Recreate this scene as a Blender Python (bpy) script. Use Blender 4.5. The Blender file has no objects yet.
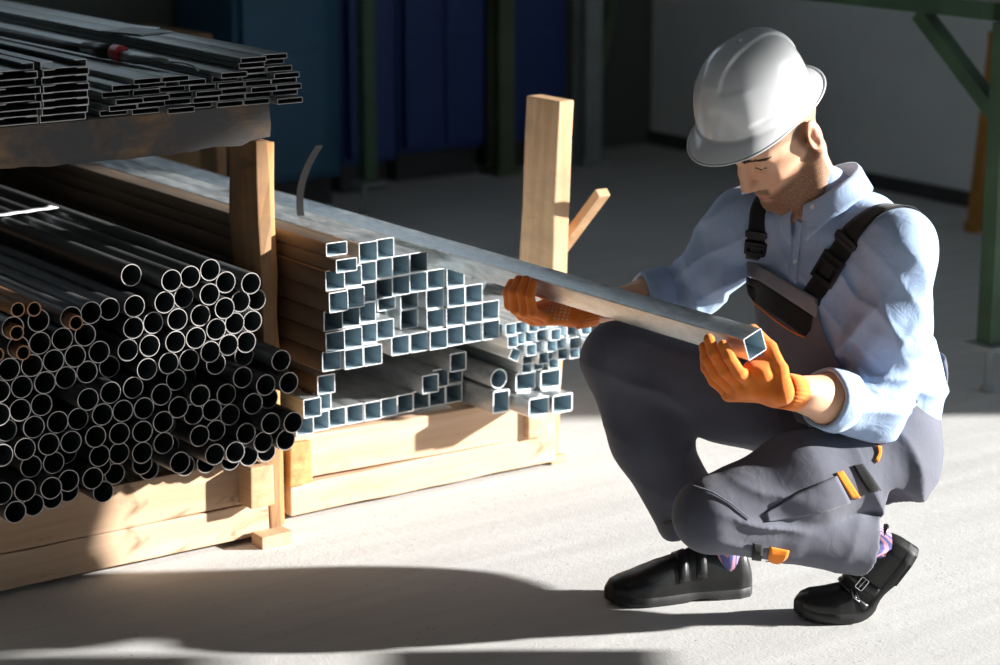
SKY, SUN, SUN_EL, SUN_Y = 1.32, 15.0, 17.0, -.03
DOOR_FAR, DOOR_TOP, NEAR_TOP, WIN_A, WIN_B, WIN_Z = -1.75, 2.58, 2.15, -2.6, 2.4, 2.7
HAT_TILT, HAT_X, HAT_Z, HAT_YAW, HAT_S = -19.0, .0085, .0855, 4.0, .853
import bpy, bmesh, math, random
import numpy as np
from mathutils import Vector, Matrix, Euler
from mathutils.bvhtree import BVHTree
SC = bpy.context.scene
COL = SC.collection
rnd = random.Random(7)

# ------------------------------------------------------------------ camera
CAM_H, FPX = 1.65, 2250.0
PHI = math.atan(547.5 / FPX)
cam = bpy.data.cameras.new('camera'); camo = bpy.data.objects.new('camera', cam); COL.objects.link(camo)
camo.location = (0, 0, CAM_H); camo.rotation_euler = (math.pi / 2 - PHI, 0, 0)
cam.sensor_width = 36; cam.lens = FPX / 1000 * 36; cam.clip_end = 200
cam.dof.use_dof = True; cam.dof.focus_distance = 4.55; cam.dof.aperture_fstop = 3.2
SC.camera = camo
SC.view_settings.view_transform = 'Standard'; SC.view_settings.look = 'None'
SC.view_settings.gamma = 1; SC.view_settings.use_curve_mapping = False
SC.view_settings.exposure = 0.0
TH = math.atan(1650 * math.cos(PHI) / FPX)
AX = Vector((math.cos(TH), math.sin(TH), 0)); BX = Vector((-math.sin(TH), math.cos(TH), 0))
ORG = Vector((-0.54358654, 4.79998313, 0))
def W(u, v, z): return ORG + AX * u + BX * v + Vector((0, 0, z))     # rack frame -> hall

# ------------------------------------------------------------------ materials
MATS = {}
def nt(name):
    m = bpy.data.materials.new(name); m.use_nodes = True
    t = m.node_tree; b = t.nodes['Principled BSDF']; MATS[name] = m
    return m, t, b
def N(t, typ, **kw):
    n = t.nodes.new(typ)
    for k, v in kw.items():
        if k.startswith('i_'): n.inputs[k[2:].replace('_', ' ')].default_value = v
        else: setattr(n, k, v)
    return n
def ramp(t, fac, stops):
    r = t.nodes.new('ShaderNodeValToRGB'); e = r.color_ramp.elements
    while len(e) < len(stops): e.new(0.5)
    for k, (p, c) in enumerate(stops): e[k].position = p; e[k].color = (c[0], c[1], c[2], 1)
    t.links.new(fac, r.inputs[0]); return r.outputs[0]
def coords(t, scale=(1, 1, 1), kind='Object', rot=(0, 0, 0)):
    tc = t.nodes.new('ShaderNodeTexCoord'); mp = t.nodes.new('ShaderNodeMapping')
    mp.inputs['Scale'].default_value = scale; mp.inputs['Rotation'].default_value = rot
    t.links.new(tc.outputs[kind], mp.inputs['Vector']); return mp.outputs['Vector']
def noise(t, vec, scale, detail=4, rough=.55, dist=0):
    n = N(t, 'ShaderNodeTexNoise'); n.inputs['Scale'].default_value = scale; n.inputs['Detail'].default_value = detail
    n.inputs['Roughness'].default_value = rough; n.inputs['Distortion'].default_value = dist
    t.links.new(vec, n.inputs['Vector']); return n.outputs['Fac']
def bump(t, b, h, strength=.3, dist=.01, prev=None):
    n = N(t, 'ShaderNodeBump'); n.inputs['Strength'].default_value = strength; n.inputs['Distance'].default_value = dist
    t.links.new(h, n.inputs['Height'])
    if prev: t.links.new(prev, n.inputs['Normal'])
    t.links.new(n.outputs[0], b.inputs['Normal']); return n.outputs[0]
def mixc(t, fac, a, b_, mode='MIX'):
    m = t.nodes.new('ShaderNodeMix'); m.data_type = 'RGBA'; m.blend_type = mode
    for sock, v in ((m.inputs[0], fac), (m.inputs[6], a), (m.inputs[7], b_)):
        if hasattr(v, 'links') or hasattr(v, 'is_linked'): t.links.new(v, sock)
        elif isinstance(v, (int, float)): sock.default_value = v
        else: sock.default_value = (v[0], v[1], v[2], 1)
    return m.outputs[2]
def plain(name, col, rough=.6, metal=0., spec=.5, nscale=None, namt=.15, bstr=0, bscale=None, kind='Object', coat=0, sheen=0):
    m, t, b = nt(name)
    b.inputs['Roughness'].default_value = rough; b.inputs['Metallic'].default_value = metal
    b.inputs['Specular IOR Level'].default_value = spec
    b.inputs['Coat Weight'].default_value = coat
    b.inputs['Sheen Weight'].default_value = sheen
    v = coords(t, kind=kind)
    nz = noise(t, v, nscale or 8)
    lo = [max(0, c * (1 - namt)) for c in col]; hi = [min(1, c * (1 + namt)) for c in col]
    t.links.new(ramp(t, nz, [(.3, lo), (.7, hi)]), b.inputs['Base Color'])
    if bstr: bump(t, b, noise(t, v, bscale or 60, 3), bstr, .004)
    return m
def wood(name, light, dark, scale=1.0, grain=(30, 2.2, 30), rough=.75, dirt=None, dirtamt=.5, spec=.25, dirtpos=(.36, .62)):
    m, t, b = nt(name)
    v = coords(t, tuple(g * scale for g in grain))
    g1 = noise(t, v, 1.0, 6, .6, .6)
    c = ramp(t, g1, [(.28, dark), (.5, [(a + d) / 2 for a, d in zip(light, dark)]), (.68, light)])
    v2 = coords(t, (3, .8, 6)); k = noise(t, v2, 1.6, 3, .6, 1.5)
    c = mixc(t, ramp(t, k, [(.60, (0, 0, 0)), (.74, (1, 1, 1))]), c, [x * .55 for x in dark])
    if dirt:
        v3 = coords(t, (5, 2.5, 7)); k3 = noise(t, v3, 1.2, 7, .65, .4)
        c = mixc(t, ramp(t, k3, [(dirtpos[0], (0, 0, 0)), (dirtpos[1], (dirtamt,) * 3)]), c, dirt)
    t.links.new(c, b.inputs['Base Color']); b.inputs['Roughness'].default_value = rough; b.inputs['Specular IOR Level'].default_value = spec
    bump(t, b, g1, .25, .004); return m

def concrete():
    m, t, b = nt('concrete_floor')
    v = coords(t, kind='Object')
    n1 = noise(t, v, 1.3, 5, .6); n2 = noise(t, v, 38, 5, .7)
    vs = coords(t, (1.0, 9.0, 1)); n3 = noise(t, vs, 1.6, 4, .6, .3)
    c = ramp(t, n1, [(.3, (.52, .517, .507)), (.7, (.62, .617, .607))])
    c = mixc(t, .5, c, ramp(t, n3, [(.35, (.50, .497, .487)), (.65, (.64, .637, .627))]))
    c = mixc(t, ramp(t, n2, [(.60, (0, 0, 0)), (.72, (.55, .55, .55))]), c, (.44, .435, .425))
    vo = N(t, 'ShaderNodeTexVoronoi'); vo.inputs['Scale'].default_value = 55; t.links.new(v, vo.inputs['Vector'])
    n4 = noise(t, v, 5, 3)
    pit = ramp(t, vo.outputs['Distance'], [(.08, (1, 1, 1)), (.17, (0, 0, 0))])
    pit2 = mixc(t, 1.0, pit, ramp(t, n4, [(.5, (0, 0, 0)), (.62, (1, 1, 1))]), 'MULTIPLY')
    c = mixc(t, pit2, c, (.24, .235, .23))
    t.links.new(c, b.inputs['Base Color']); b.inputs['Roughness'].default_value = .8; b.inputs['Specular IOR Level'].default_value = .3
    p = bump(t, b, n2, .25, .004); bump(t, b, noise(t, v, 150, 2), .25, .002, p)
    return m
concrete()
plain('wall_white', (.72, .77, .78), .8, nscale=1.2, namt=.12)
plain('wall_dark', (.10, .105, .10), .85, nscale=1.0, namt=.2)
plain('ceiling_grey', (.22, .22, .22), .9)
plain('dark_base', (.05, .05, .05), .8)
plain('blue_paint', (.012, .040, .17), .45, nscale=1.5, namt=.25)
plain('teal_paint', (.025, .11, .20), .5, nscale=1.5, namt=.25)
plain('olive_paint', (.10, .125, .075), .6, nscale=2, namt=.3)
plain('grey_paint', (.25, .28, .28), .6)
plain('green_paint', (.035, .080, .040), .5, nscale=6, namt=.35)
plain('amber_paint', (.36, .17, .03), .6)
plain('plastic_black', (.012, .012, .013), .4)
plain('rubber_black', (.02, .02, .022), .55)
plain('red_plastic', (.55, .03, .025), .4)
plain('chrome', (.75, .76, .78), .2, 1.0)
plain('cardboard', (.34, .20, .09), .8)
plain('paper', (.72, .74, .78), .6)
wood('pine_light', (.62, .41, .25), (.46, .27, .14))
wood('pine_pale', (.66, .46, .30), (.50, .31, .18))
wood('pine_orange', (.60, .36, .15), (.40, .20, .075))
wood('pine_post', (.42, .235, .11), (.25, .13, .055), dirt=(.12, .095, .08), dirtamt=.45, grain=(30, 30, 2.2))
wood('pine_upright', (.62, .41, .25), (.44, .26, .13), grain=(26, 26, 1.6), dirt=(.20, .17, .14), dirtamt=.40, dirtpos=(.46, .64))
wood('pine_orange_upright', (.52, .30, .13), (.36, .18, .07), grain=(30, 30, 2.0))
wood('pine_shaded_upright', (.20, .12, .06), (.11, .065, .03), grain=(30, 30, 2.0))  # rear post wood darkened to carry the shade behind the rack
wood('pine_dark', (.36, .20, .09), (.20, .10, .045), dirt=(.09, .075, .06), dirtamt=.6)
wood('beam_worn_shaded', (.34, .20, .10), (.17, .10, .055), grain=(2.5, 30, 30), dirt=(.085, .085, .09), dirtamt=.93, dirtpos=(.33, .56))  # worn timber; the grey coverage also paints in the beam's shade
wood('pine_across', (.62, .43, .29), (.48, .30, .18), grain=(2.2, 30, 30))
wood('pine_across_pale', (.66, .47, .33), (.53, .34, .21), grain=(2.2, 30, 30))
def steel(name, lo, hi, metal, rough, stretch=(14, 1.2, 14), bs=.08, scale=2.0):
    m, t, b = nt(name); v = coords(t, stretch); n1 = noise(t, v, scale, 6, .65, .3)
    t.links.new(ramp(t, n1, [(.3, lo), (.7, hi)]), b.inputs['Base Color'])
    b.inputs['Metallic'].default_value = metal
    t.links.new(ramp(t, n1, [(.3, (rough - .08,) * 3), (.7, (rough + .1,) * 3)]), b.inputs['Roughness'])
    bump(t, b, n1, bs, .003); return m
steel('black_steel', (.085, .09, .095), (.15, .155, .16), .75, .42)
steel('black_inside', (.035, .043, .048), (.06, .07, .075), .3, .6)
steel('cut_steel', (.50, .47, .46), (.66, .62, .60), .7, .38)
steel('dull_steel', (.22, .24, .24), (.36, .38, .37), .85, .40)
steel('galvanised', (.42, .45, .46), (.84, .87, .88), .75, .36, (22, 7, 22))
steel('galvanised_bright', (.52, .56, .57), (.82, .86, .87), .75, .36, (30, 5, 30))
steel('galvanised_cut', (.80, .82, .84), (.95, .96, .97), .4, .4)
steel('galvanised_inside_skytint', (.34, .44, .50), (.48, .60, .66), .55, .5)  # blue tint paints the reflected sky into the tube interiors
steel('rusty_steel', (.20, .095, .045), (.34, .19, .10), .45, .6)
steel('brown_bounce_steel', (.13, .09, .06), (.25, .185, .135), .6, .5)  # steel coloured brown for the warm bounce off the wooden post
steel('rust_rim', (.42, .20, .10), (.60, .33, .19), .5, .5)

# ------------------------------------------------------------------ mesh tools
class MB:
    def __init__(s): s.v = []; s.f = []; s.m = []
    def add(s, vs, fs, mi=0):
        o = len(s.v); s.v += [tuple(p) for p in vs]; s.f += [tuple(i + o for i in f) for f in fs]; s.m += [mi] * len(fs); return o
    def box(s, c, size, M=None, mi=0):
        x, y, z = [q / 2 for q in size]
        vs = [Vector((sx * x, sy * y, sz * z)) for sx in (-1, 1) for sy in (-1, 1) for sz in (-1, 1)]
        if M is not None: vs = [M @ p for p in vs]
        vs = [p + Vector(c) for p in vs]
        s.add(vs, [(0, 1, 3, 2), (4, 6, 7, 5), (0, 4, 5, 1), (2, 3, 7, 6), (0, 2, 6, 4), (1, 5, 7, 3)], mi); return s
    def tube(s, pts, rad, n=12, mi=0, cap=True, flat=None):
        pts = [Vector(p) for p in pts]
        rads = rad if isinstance(rad, (list, tuple)) else [rad] * len(pts)
        up = None; rings = []
        for i, p in enumerate(pts):
            t = (pts[min(i + 1, len(pts) - 1)] - pts[max(i - 1, 0)]).normalized()
            if up is None:
                up = Vector((0, 0, 1)) if abs(t.z) < .9 else Vector((1, 0, 0))
            x = up.cross(t).normalized() if up.cross(t).length > 1e-6 else t.orthogonal().normalized(); y = t.cross(x).normalized(); up = y
            rings.append([p + (x * math.cos(a) * (flat[0] if flat else 1) + y * math.sin(a) * (flat[1] if flat else 1)) * rads[i] for a in [2 * math.pi * k / n for k in range(n)]])
        o = len(s.v); fs = []
        for r in range(len(rings) - 1):
            for k in range(n): fs.append((r * n + k, r * n + (k + 1) % n, (r + 1) * n + (k + 1) % n, (r + 1) * n + k))
        if cap: fs.append(tuple(range(n))[::-1]); fs.append(tuple((len(rings) - 1) * n + k for k in range(n)))
        s.add([p for r in rings for p in r], fs, mi); return s
    def grid(s, rows, mi=0, closed=False):
        o = len(s.v); n = len(rows[0]); fs = []
        for r in range(len(rows) - 1):
            for k in range(n if closed else n - 1):
                fs.append((r * n + k, r * n + (k + 1) % n, (r + 1) * n + (k + 1) % n, (r + 1) * n + k))
        s.add([p for r in rows for p in r], fs, mi); return s
    def mesh(s, name, mats, smooth=False, bevel=0, recalc=True, angle=None):
        me = bpy.data.meshes.new(name); me.from_pydata(s.v, [], s.f)
        for m in (mats if isinstance(mats, (list, tuple)) else [mats]): me.materials.append(MATS[m])
        me.polygons.foreach_set('material_index', s.m)
        if recalc or bevel:
            b = bmesh.new(); b.from_mesh(me)
            if recalc: bmesh.ops.recalc_face_normals(b, faces=b.faces)
            if bevel: bmesh.ops.bevel(b, geom=[e for e in b.edges if len(e.link_faces) == 2 and e.calc_face_angle(0) > .6], offset=bevel, segments=2, affect='EDGES', profile=.6)
            b.to_mesh(me); b.free()
        if smooth:
            me.polygons.foreach_set('use_smooth', [True] * len(me.polygons))
            if angle: me.set_sharp_from_angle(angle=angle)
        return me
    def build(s, name, mats, parent=None, loc=None, **kw):
        return link(name, s.mesh(name, mats, **kw), parent, loc)
def link(name, me, parent=None, loc=None, rot=None):
    o = bpy.data.objects.new(name, me); COL.objects.link(o)
    if parent is not None: o.parent = parent
    if loc is not None: o.location = loc
    if rot is not None: o.rotation_euler = rot
    return o
def tag(o, label=None, cat=None, group=None, kind=None):
    if label: o['label'] = label
    if cat: o['category'] = cat
    if group: o['group'] = group
    if kind: o['kind'] = kind
    return o
def empty(name, loc, rz=0):
    o = bpy.data.objects.new(name, None); COL.objects.link(o); o.location = loc; o.rotation_euler = (0, 0, rz); o.empty_display_size = .05; return o
def timber(w, d, h, bevel=.004, wob=.003, seed=0, lean=(0, 0)):
    """a sawn timber w x d x h standing on z=0, with slightly uneven edges"""
    r = random.Random(seed); n = max(2, int(max(w, d, h) / .09)); ax = [w, d, h].index(max(w, d, h))
    rows = []
    for i in range(n + 1):
        t = i / n; row = []
        for sx, sy in ((-1, -1), (1, -1), (1, 1), (-1, 1)):
            j = lambda: r.uniform(-wob, wob)
            if ax == 2: row.append(Vector((sx * w / 2 + j() + lean[0] * t, sy * d / 2 + j() + lean[1] * t, h * t)))
            elif ax == 0: row.append(Vector((-w / 2 + w * t, sx * d / 2 + j(), h / 2 + sy * h / 2 + j())))
            else: row.append(Vector((sx * w / 2 + j(), -d / 2 + d * t, h / 2 + sy * h / 2 + j())))
        rows.append(row)
    m = MB(); m.grid(rows, closed=True); m.f += [(0, 1, 2, 3), tuple(4 * n + k for k in range(4))[::-1]]; m.m += [0, 0]
    return m

# ------------------------------------------------------------------ hall
def rbox(m, u0, u1, v0, v1, z0, z1):
    c = Vector(((u0 + u1) / 2, (v0 + v1) / 2, (z0 + z1) / 2)); m.box(c, (u1 - u0, v1 - v0, z1 - z0)); return m
def hall(name, boxes, mat, kind='structure'):
    m = MB()
    for b in boxes: rbox(m, *b)
    o = m.build(name, mat, loc=ORG); o.rotation_euler = (0, 0, TH)
    if kind: o['kind'] = kind
    return o
hall('floor', [(-7, 14, -9, 4.2, -.2, 0)], 'concrete_floor')
hall('wall_back', [(-7, 4.6, 3.98, 4.2, 0, WIN_Z), (-7, WIN_A, 3.98, 4.2, WIN_Z, 4.4), (WIN_B, 4.6, 3.98, 4.2, WIN_Z, 4.4), (WIN_A, WIN_B, 3.98, 4.2, 4.38, 4.4)] + [(WIN_A + (WIN_B - WIN_A) * k / 5 - .03, WIN_A + (WIN_B - WIN_A) * k / 5 + .03, 4.05, 4.12, WIN_Z, 4.38) for k in range(1, 5)], 'wall_dark')
hall('wall_right', [(4.38, 4.6, DOOR_FAR, 3.98, .06, 4.4), (4.38, 4.6, -6.2, DOOR_FAR, DOOR_TOP, 4.4), (4.38, 4.6, -9, -6.2, 0, 4.4)], 'wall_white')
hall('shade_strip_right', [(4.36, 4.6, DOOR_FAR, 3.98, 0, .06)], 'dark_base')  # dark strip standing in for the shaded floor along the wall
hall('wall_left', [(-7.2, -7, -9, 4.2, 0, 4.4)], 'wall_dark')
hall('ceiling', [(-7.2, 4.6, -9, 4.2, 4.4, 4.6)], 'ceiling_grey')
hall('wall_near', [(-7, -4, -9.2, -9, 0, 4.4), (2.6, 4.6, -9.2, -9, 0, 4.4), (-4, 2.6, -9.2, -9, NEAR_TOP, 4.4), (-4, 2.6, -9.2, -9, 0, .9)], 'wall_dark')
# ------------------------------------------------------------------ background furniture
def cabinet(u0, u1, v0, v1, h, paint, label, doors, handle_side=1, plinth=.12):
    e = empty('metal_cabinet', W((u0 + u1) / 2, v0, 0), TH); tag(e, label, 'cabinet', 'blue metal cabinets along the back wall')
    w = u1 - u0; d = v1 - v0
    m = MB(); m.box((0, d / 2 + .01, plinth + (h - plinth) / 2), (w, d - .02, h - plinth)); m.build('body', paint, e, bevel=.006)
    m = MB(); m.box((0, d / 2 + .03, plinth / 2), (w - .04, d - .06, plinth)); m.build('plinth', 'dark_base', e)
    dw = (w - .03) / doors
    for k in range(doors):
        x = -w / 2 + .015 + dw * (k + .5)
        m = MB(); m.box((x, -.005, plinth + .03 + (h - plinth - .06) / 2), (dw - .012, .03, h - plinth - .06))
        m.box((x, -.022, plinth + .5), (dw * .7, .01, .04))
        do = m.build('door', paint, e, bevel=.005)
        hm = MB(); hx = x + handle_side * (dw / 2 - .06)
        hm.box((hx, -.035, 1.1), (.025, .05, .16)); hm.build('handle', 'plastic_black', do, bevel=.006)
    return e
cabinet(1.86, 2.33, 3.42, 3.92, 1.5, 'teal_paint', 'teal blue metal cabinet at the left end of the back wall row', 1)
cabinet(2.46, 2.72, 3.62, 3.95, 2.3, 'blue_paint', 'narrow dark blue metal cabinet beside the teal one', 1, 1)
cabinet(2.80, 3.24, 3.72, 3.95, 2.3, 'blue_paint', 'dark blue two door metal cabinet left of the olive post', 2)
cabinet(3.36, 3.68, 3.72, 3.95, 2.3, 'blue_paint', 'dark blue metal cabinet with black latch beside the grey post', 1, -1)
def post(u, v, w, d, h, mat, name, label, cat='post', flange=True):
    m = MB(); m.box((0, -d / 2 + .006, h / 2), (w, .012, h)); m.box((0, d / 2 - .006, h / 2), (w, .012, h)); m.box((0, 0, h / 2), (.012, d - .012, h))
    m.box((0, 0, .01), (w * 1.5, d * 1.5, .02))
    o = m.build(name, mat, loc=W(u, v, 0)); o.rotation_euler = (0, 0, TH); return tag(o, label, cat)
post(3.30, 3.69, .08, .1, 4.38, 'olive_paint', 'steel_column', 'dark olive steel post just left of the latched blue cabinet')
post(3.75, 3.66, .09, .1, 4.38, 'grey_paint', 'steel_column', 'pale grey steel post at the right end of the blue cabinets')
# slanted brace in the dark corner
m = MB(); m.tube([W(3.95, 3.93, 0.03), W(4.30, 3.93, 1.6)], .03, 10)
tag(m.build('steel_brace', 'olive_paint'), 'dark slanted steel brace in the unlit back corner', 'brace')
# whitish pole seen under the shelf beam
m = MB(); m.tube([W(1.28, 2.55, 0), W(1.28, 2.55, .02), W(1.28, 2.55, .021), W(1.28, 2.55, .58), W(1.28, 2.55, .6)], [.07, .07, .02, .02, .014], 16)
tag(m.build('bollard', 'paper'), 'pale thin bollard behind the rack, seen under the shelf beam', 'bollard')
# brown crates at the far left
def crate(u, v, sx, sy, sz, z, mat, label):
    e = empty('storage_crate', W(u, v, z), TH); tag(e, label, 'crate')
    m = MB()
    for k in range(4):
        zz = sz * (k + .5) / 4
        m.box((0, -sy / 2, zz), (sx, .02, sz / 4 - .015)); m.box((0, sy / 2, zz), (sx, .02, sz / 4 - .015))
        m.box((-sx / 2, 0, zz), (.02, sy, sz / 4 - .015)); m.box((sx / 2, 0, zz), (.02, sy, sz / 4 - .015))
    m.box((0, 0, .02), (sx, sy, .03)); m.build('slatted_side', mat, e)
    for a in (-1, 1):
        for b in (-1, 1): MB().box((a * (sx / 2 - .02), b * (sy / 2 - .02), sz / 2), (.035, .035, sz)).build('corner_post', mat, e)
    m = MB(); m.box((0, 0, sz + .012), (sx + .03, sy + .03, .02)); m.build('lid', mat, e)
    return e
crate(1.42, 3.55, .5, .5, .72, 0, 'cardboard', 'brown slatted crate in the dark behind the top shelf')

# green steel bench frame, top right
def bar(p, q, w, h=None):
    """square bar between two points as MB"""
    p, q = Vector(p), Vector(q); t = (q - p); L = t.length; t.normalize()
    M = t.to_track_quat('Y', 'Z').to_matrix(); m = MB(); m.box((p + q) / 2, (w, L, h or w), M); return m
GU, GV = 2.335, -.03
e = empty('bench_frame', W(GU, GV, 0), TH); tag(e, 'green painted steel bench frame with diagonal brace at the right edge', 'bench frame')
GT = 1.075
for (a, b) in ((0, 0), (.75, 0), (0, 3.27)):
    l = bar((a, b, .13), (a, b, GT - .05), .055).build('leg', 'green_paint', e, bevel=.004)
    f = MB(); f.box((0, 0, .122), (.11, .11, .014)); f.tube([(-.035, -.03, .118), (-.035, -.03, .012)], .011, 10); f.tube([(-.035, -.03, .02), (-.035, -.03, .012), (-.035, -.03, 0)], [.012, .02, .022], 12)
    fo = f.build('foot', 'grey_paint', l); fo.location = (a, b, 0)
bar((0, -.03, GT - .022), (0, 3.3, GT - .022), .06, .05).build('rail', 'green_paint', e, bevel=.004)
for b in (0,): bar((-.03, b, GT - .022), (.78, b, GT - .022), .055, .05).build('rail', 'green_paint', e, bevel=.004)
bar((0, .32, GT - .05), (0, .02, GT - .30), .045).build('brace', 'green_paint', e, bevel=.004)
m = MB(); m.box((.02, 1.64, GT + .012), (.10, 3.34, .02)); m.box((.44, 0, GT + .012), (.74, .10, .02)); m.build('top_plate', 'dull_steel', e, bevel=.003)
# amber trestle behind it
e = empty('trestle', (1.80, 8.40, 0), TH); tag(e, 'amber painted steel trestle leaning by the white wall, right edge', 'trestle')
bar((0, 0, .02), (.07, .0, .72), .05, .035).build('leg', 'amber_paint', e, bevel=.004)
bar((.5, 0, .02), (.43, 0, .72), .05, .035).build('leg', 'amber_paint', e, bevel=.004)
bar((-.03, 0, .02), (.53, 0, .02), .05, .04).build('foot_rail', 'amber_paint', e, bevel=.004)
bar((.05, 0, .735), (.45, 0, .735), .05, .04).build('top_rail', 'amber_paint', e, bevel=.004)
b_ = MB(); b_.box((.075, -.03, .34), (.03, .03, .05)); b_.build('latch', 'plastic_black', e, bevel=.004)

# ------------------------------------------------------------------ the timber racks
def put(m, name, mat, u, v, z, parent=None, rot=0, **kw):
    if parent is None:
        o = m.build(name, mat, loc=W(u, v, z), **kw); o.rotation_euler = (0, rot, TH)
    else:
        pu, pv = parent['_uv']; o = m.build(name, mat, parent, (u - pu, v - pv, z), **kw); o.rotation_euler = (0, rot, 0)
    return o
def rack(name_label, u, v):
    e = empty('timber_rack', W(u, v, 0), TH); tag(e, name_label, 'rack'); e['_uv'] = (u, v); return e
RL = rack('wooden rack with weathered shelf beam, holding the black round pipes', -.35, 0)
# two boards on edge, front
put(timber(1.32, .034, .078, seed=1, wob=.0015), 'board', 'pine_across_pale', -.63, .018, .012, RL, bevel=.003)
put(timber(1.32, .034, .101, seed=2, wob=.0015), 'board', 'pine_across', -.63, .020, .092, RL, bevel=.003)
put(timber(1.32, .034, .18, seed=3), 'board', 'pine_across', -.63, 1.75, .012, RL, bevel=.003)
put(timber(.06, 1.95, .093, seed=4, wob=.0015), 'bearer', 'pine_light', -.015, .92, .098, RL, bevel=.004)
put(timber(.06, 1.95, .093, seed=5, wob=.0015), 'bearer', 'pine_light', -1.22, .92, .098, RL, bevel=.004)
put(timber(.030, .13, .90, seed=6, lean=(-.012, 0)), 'post', 'pine_post', .049, .066, .002, RL, bevel=.003)
put(timber(.034, .125, .90, seed=7), 'post', 'pine_shaded_upright', .049, 1.85, .002, RL, bevel=.003)
put(timber(.034, .125, .90, seed=8), 'post', 'pine_post', -1.27, .066, .002, RL, bevel=.003)
put(timber(.034, .125, .90, seed=9), 'post', 'pine_post', -1.27, 1.85, .002, RL, bevel=.003)
put(timber(.080, .05, .028, seed=10, wob=.0015), 'foot_block', 'pine_pale', .018, -.034, 0.0, RL, bevel=.003)
# weathered shelf beam: rounded lower edge, chips
def beam(L, d, h, seed):
    r = random.Random(seed); n = 60; rows = []
    prof = [(-.5, .0), (-.5, .5), (-.47, .97), (-.42, 1), (.5, 1), (.5, .5), (.5, .0), (.1, .0), (-.25, -.0), (-.43, .02)]
    ph = [r.uniform(0, 6) for _ in range(6)]
    for i in range(n + 1):
        x = -L / 2 + L * i / n; row = []
        for k, (a, b) in enumerate(prof):
            low = b < .1 and a < 0
            wz = (math.sin(x * 9 + ph[0]) * .0025 + math.sin(x * 41 + ph[1]) * .0012 + r.uniform(-.0016, .0016)) if low else r.uniform(-.0008, .0008)
            chip = .008 if (low and L / 2 - x < .05) else 0
            row.append(Vector((x + r.uniform(-.002, .002), a * d + (wz if low else 0), b * h + wz + chip)))
        rows.append(row)
    m = MB(); m.grid(rows, closed=True); k = len(prof)
    m.f += [tuple(range(k)), tuple(n * k + j for j in range(k))[::-1]]; m.m += [0, 0]; return m
put(beam(1.42, .085, .087, 3), 'shelf_beam', 'beam_worn_shaded', -.67, .012, .9025, RL, smooth=True, angle=.7)
put(beam(1.42, .085, .087, 4), 'shelf_beam', 'beam_worn_shaded', -.67, 1.85, .9025, RL, smooth=True, angle=.7)
RR = rack('pale wooden rack with a tall end post, holding the square tubes', .5, .08)
put(timber(.76, .034, .074, seed=11, wob=.0015), 'board', 'pine_across_pale', .51, .092, .012, RR, rot=0, bevel=.003)
put(timber(.76, .034, .100, seed=12, wob=.001), 'board', 'pine_across_pale', .51, .094, .0905, RR, rot=.02, bevel=.003)
put(timber(.80, .034, .160, seed=13), 'board', 'pine_across', .51, 1.75, .012, RR, bevel=.003)
put(timber(.058, 1.8, .105, seed=14), 'bearer', 'pine_orange', .152, .96, .086, RR, bevel=.004)
put(timber(.062, 1.8, .085, seed=15), 'bearer', 'pine_pale', .825, .96, .090, RR, bevel=.004)
put(timber(.028, .115, .885, seed=16, lean=(-.008, 0)), 'post', 'pine_orange_upright', .094, .122, .002, RR, bevel=.003)
put(timber(.034, .115, .52, seed=17), 'post', 'pine_shaded_upright', .094, 1.85, .002, RR, bevel=.003)
put(timber(.034, .115, .70, seed=18), 'post', 'pine_post', .905, 1.85, .002, RR, bevel=.003)
put(timber(.046, .135, .905, seed=19, wob=.0022, lean=(.042, 0)), 'post', 'pine_upright', .896, .168, .002, RR, bevel=.004)
put(timber(.05, .12, .02, seed=20), 'foot_block', 'pine_pale', .905, .14, 0, RR, bevel=.003)
# stick leaning behind the tall post
m = bar(W(1.0, .70, .02), (.251, 5.408, .686), .036, .022)
tag(m.build('wooden_stick', 'pine_light', bevel=.003), 'pale wooden stick leaning out behind the tall end post', 'stick')

# ------------------------------------------------------------------ steel stock
def ring_profile(pts, t):
    """inner offset of a closed convex-ish profile toward its centre by thickness t (box-like)"""
    return pts
def tube_mesh(name, outer, inner, L, mats, y0=0.0, closed=True):
    """open tube of length L along +Y; outer/inner: lists of (x,z). material 0 outside, 1 rim, 2 inside"""
    m = MB(); n = len(outer); e = .0006
    ys = [y0 + e, y0, y0, y0 + e]
    sh = lambda P, k: [(x * (1 - k) + ix * k, z * (1 - k) + iz * k) for (x, z), (ix, iz) in zip(outer, inner)]
    def ringv(P, y): return [Vector((x, y, z)) for x, z in P]
    R = [ringv(outer, y0 + L), ringv(outer, y0 + e), ringv(sh(outer, .2), y0), ringv(sh(outer, .8), y0), ringv(inner, y0 + e), ringv(inner, y0 + L)]
    mi = [0, 1, 1, 1, 2, 1]
    o = len(m.v)
    for r in R: m.v += [tuple(p) for p in r]
    for r in range(6):
        r2 = (r + 1) % 6
        for k in range(n):
            k2 = (k + 1) % n
            m.f.append((r * n + k, r * n + k2, r2 * n + k2, r2 * n + k)); m.m.append(mi[r])
    return m.mesh(name, mats, smooth=True, angle=.6)
def circ(r, n=28): return [(r * math.cos(2 * math.pi * k / n), r * math.sin(2 * math.pi * k / n)) for k in range(n)]
def rrect(w, h, r, n=4):
    out = []
    for cx, cz, a0 in ((w / 2 - r, h / 2 - r, 0), (-w / 2 + r, h / 2 - r, 90), (-w / 2 + r, -h / 2 + r, 180), (w / 2 - r, -h / 2 + r, 270)):
        for k in range(n + 1):
            a = math.radians(a0 + 90 * k / n); out.append((cx + r * math.cos(a), cz + r * math.sin(a)))
    return out
def sq(name, w, h, t, L, mats, r=None): 
    r = r or t * 1.6
    return tube_mesh(name, rrect(w, h, r), rrect(w - 2 * t, h - 2 * t, max(.0006, r - t)), L, mats)
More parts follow.
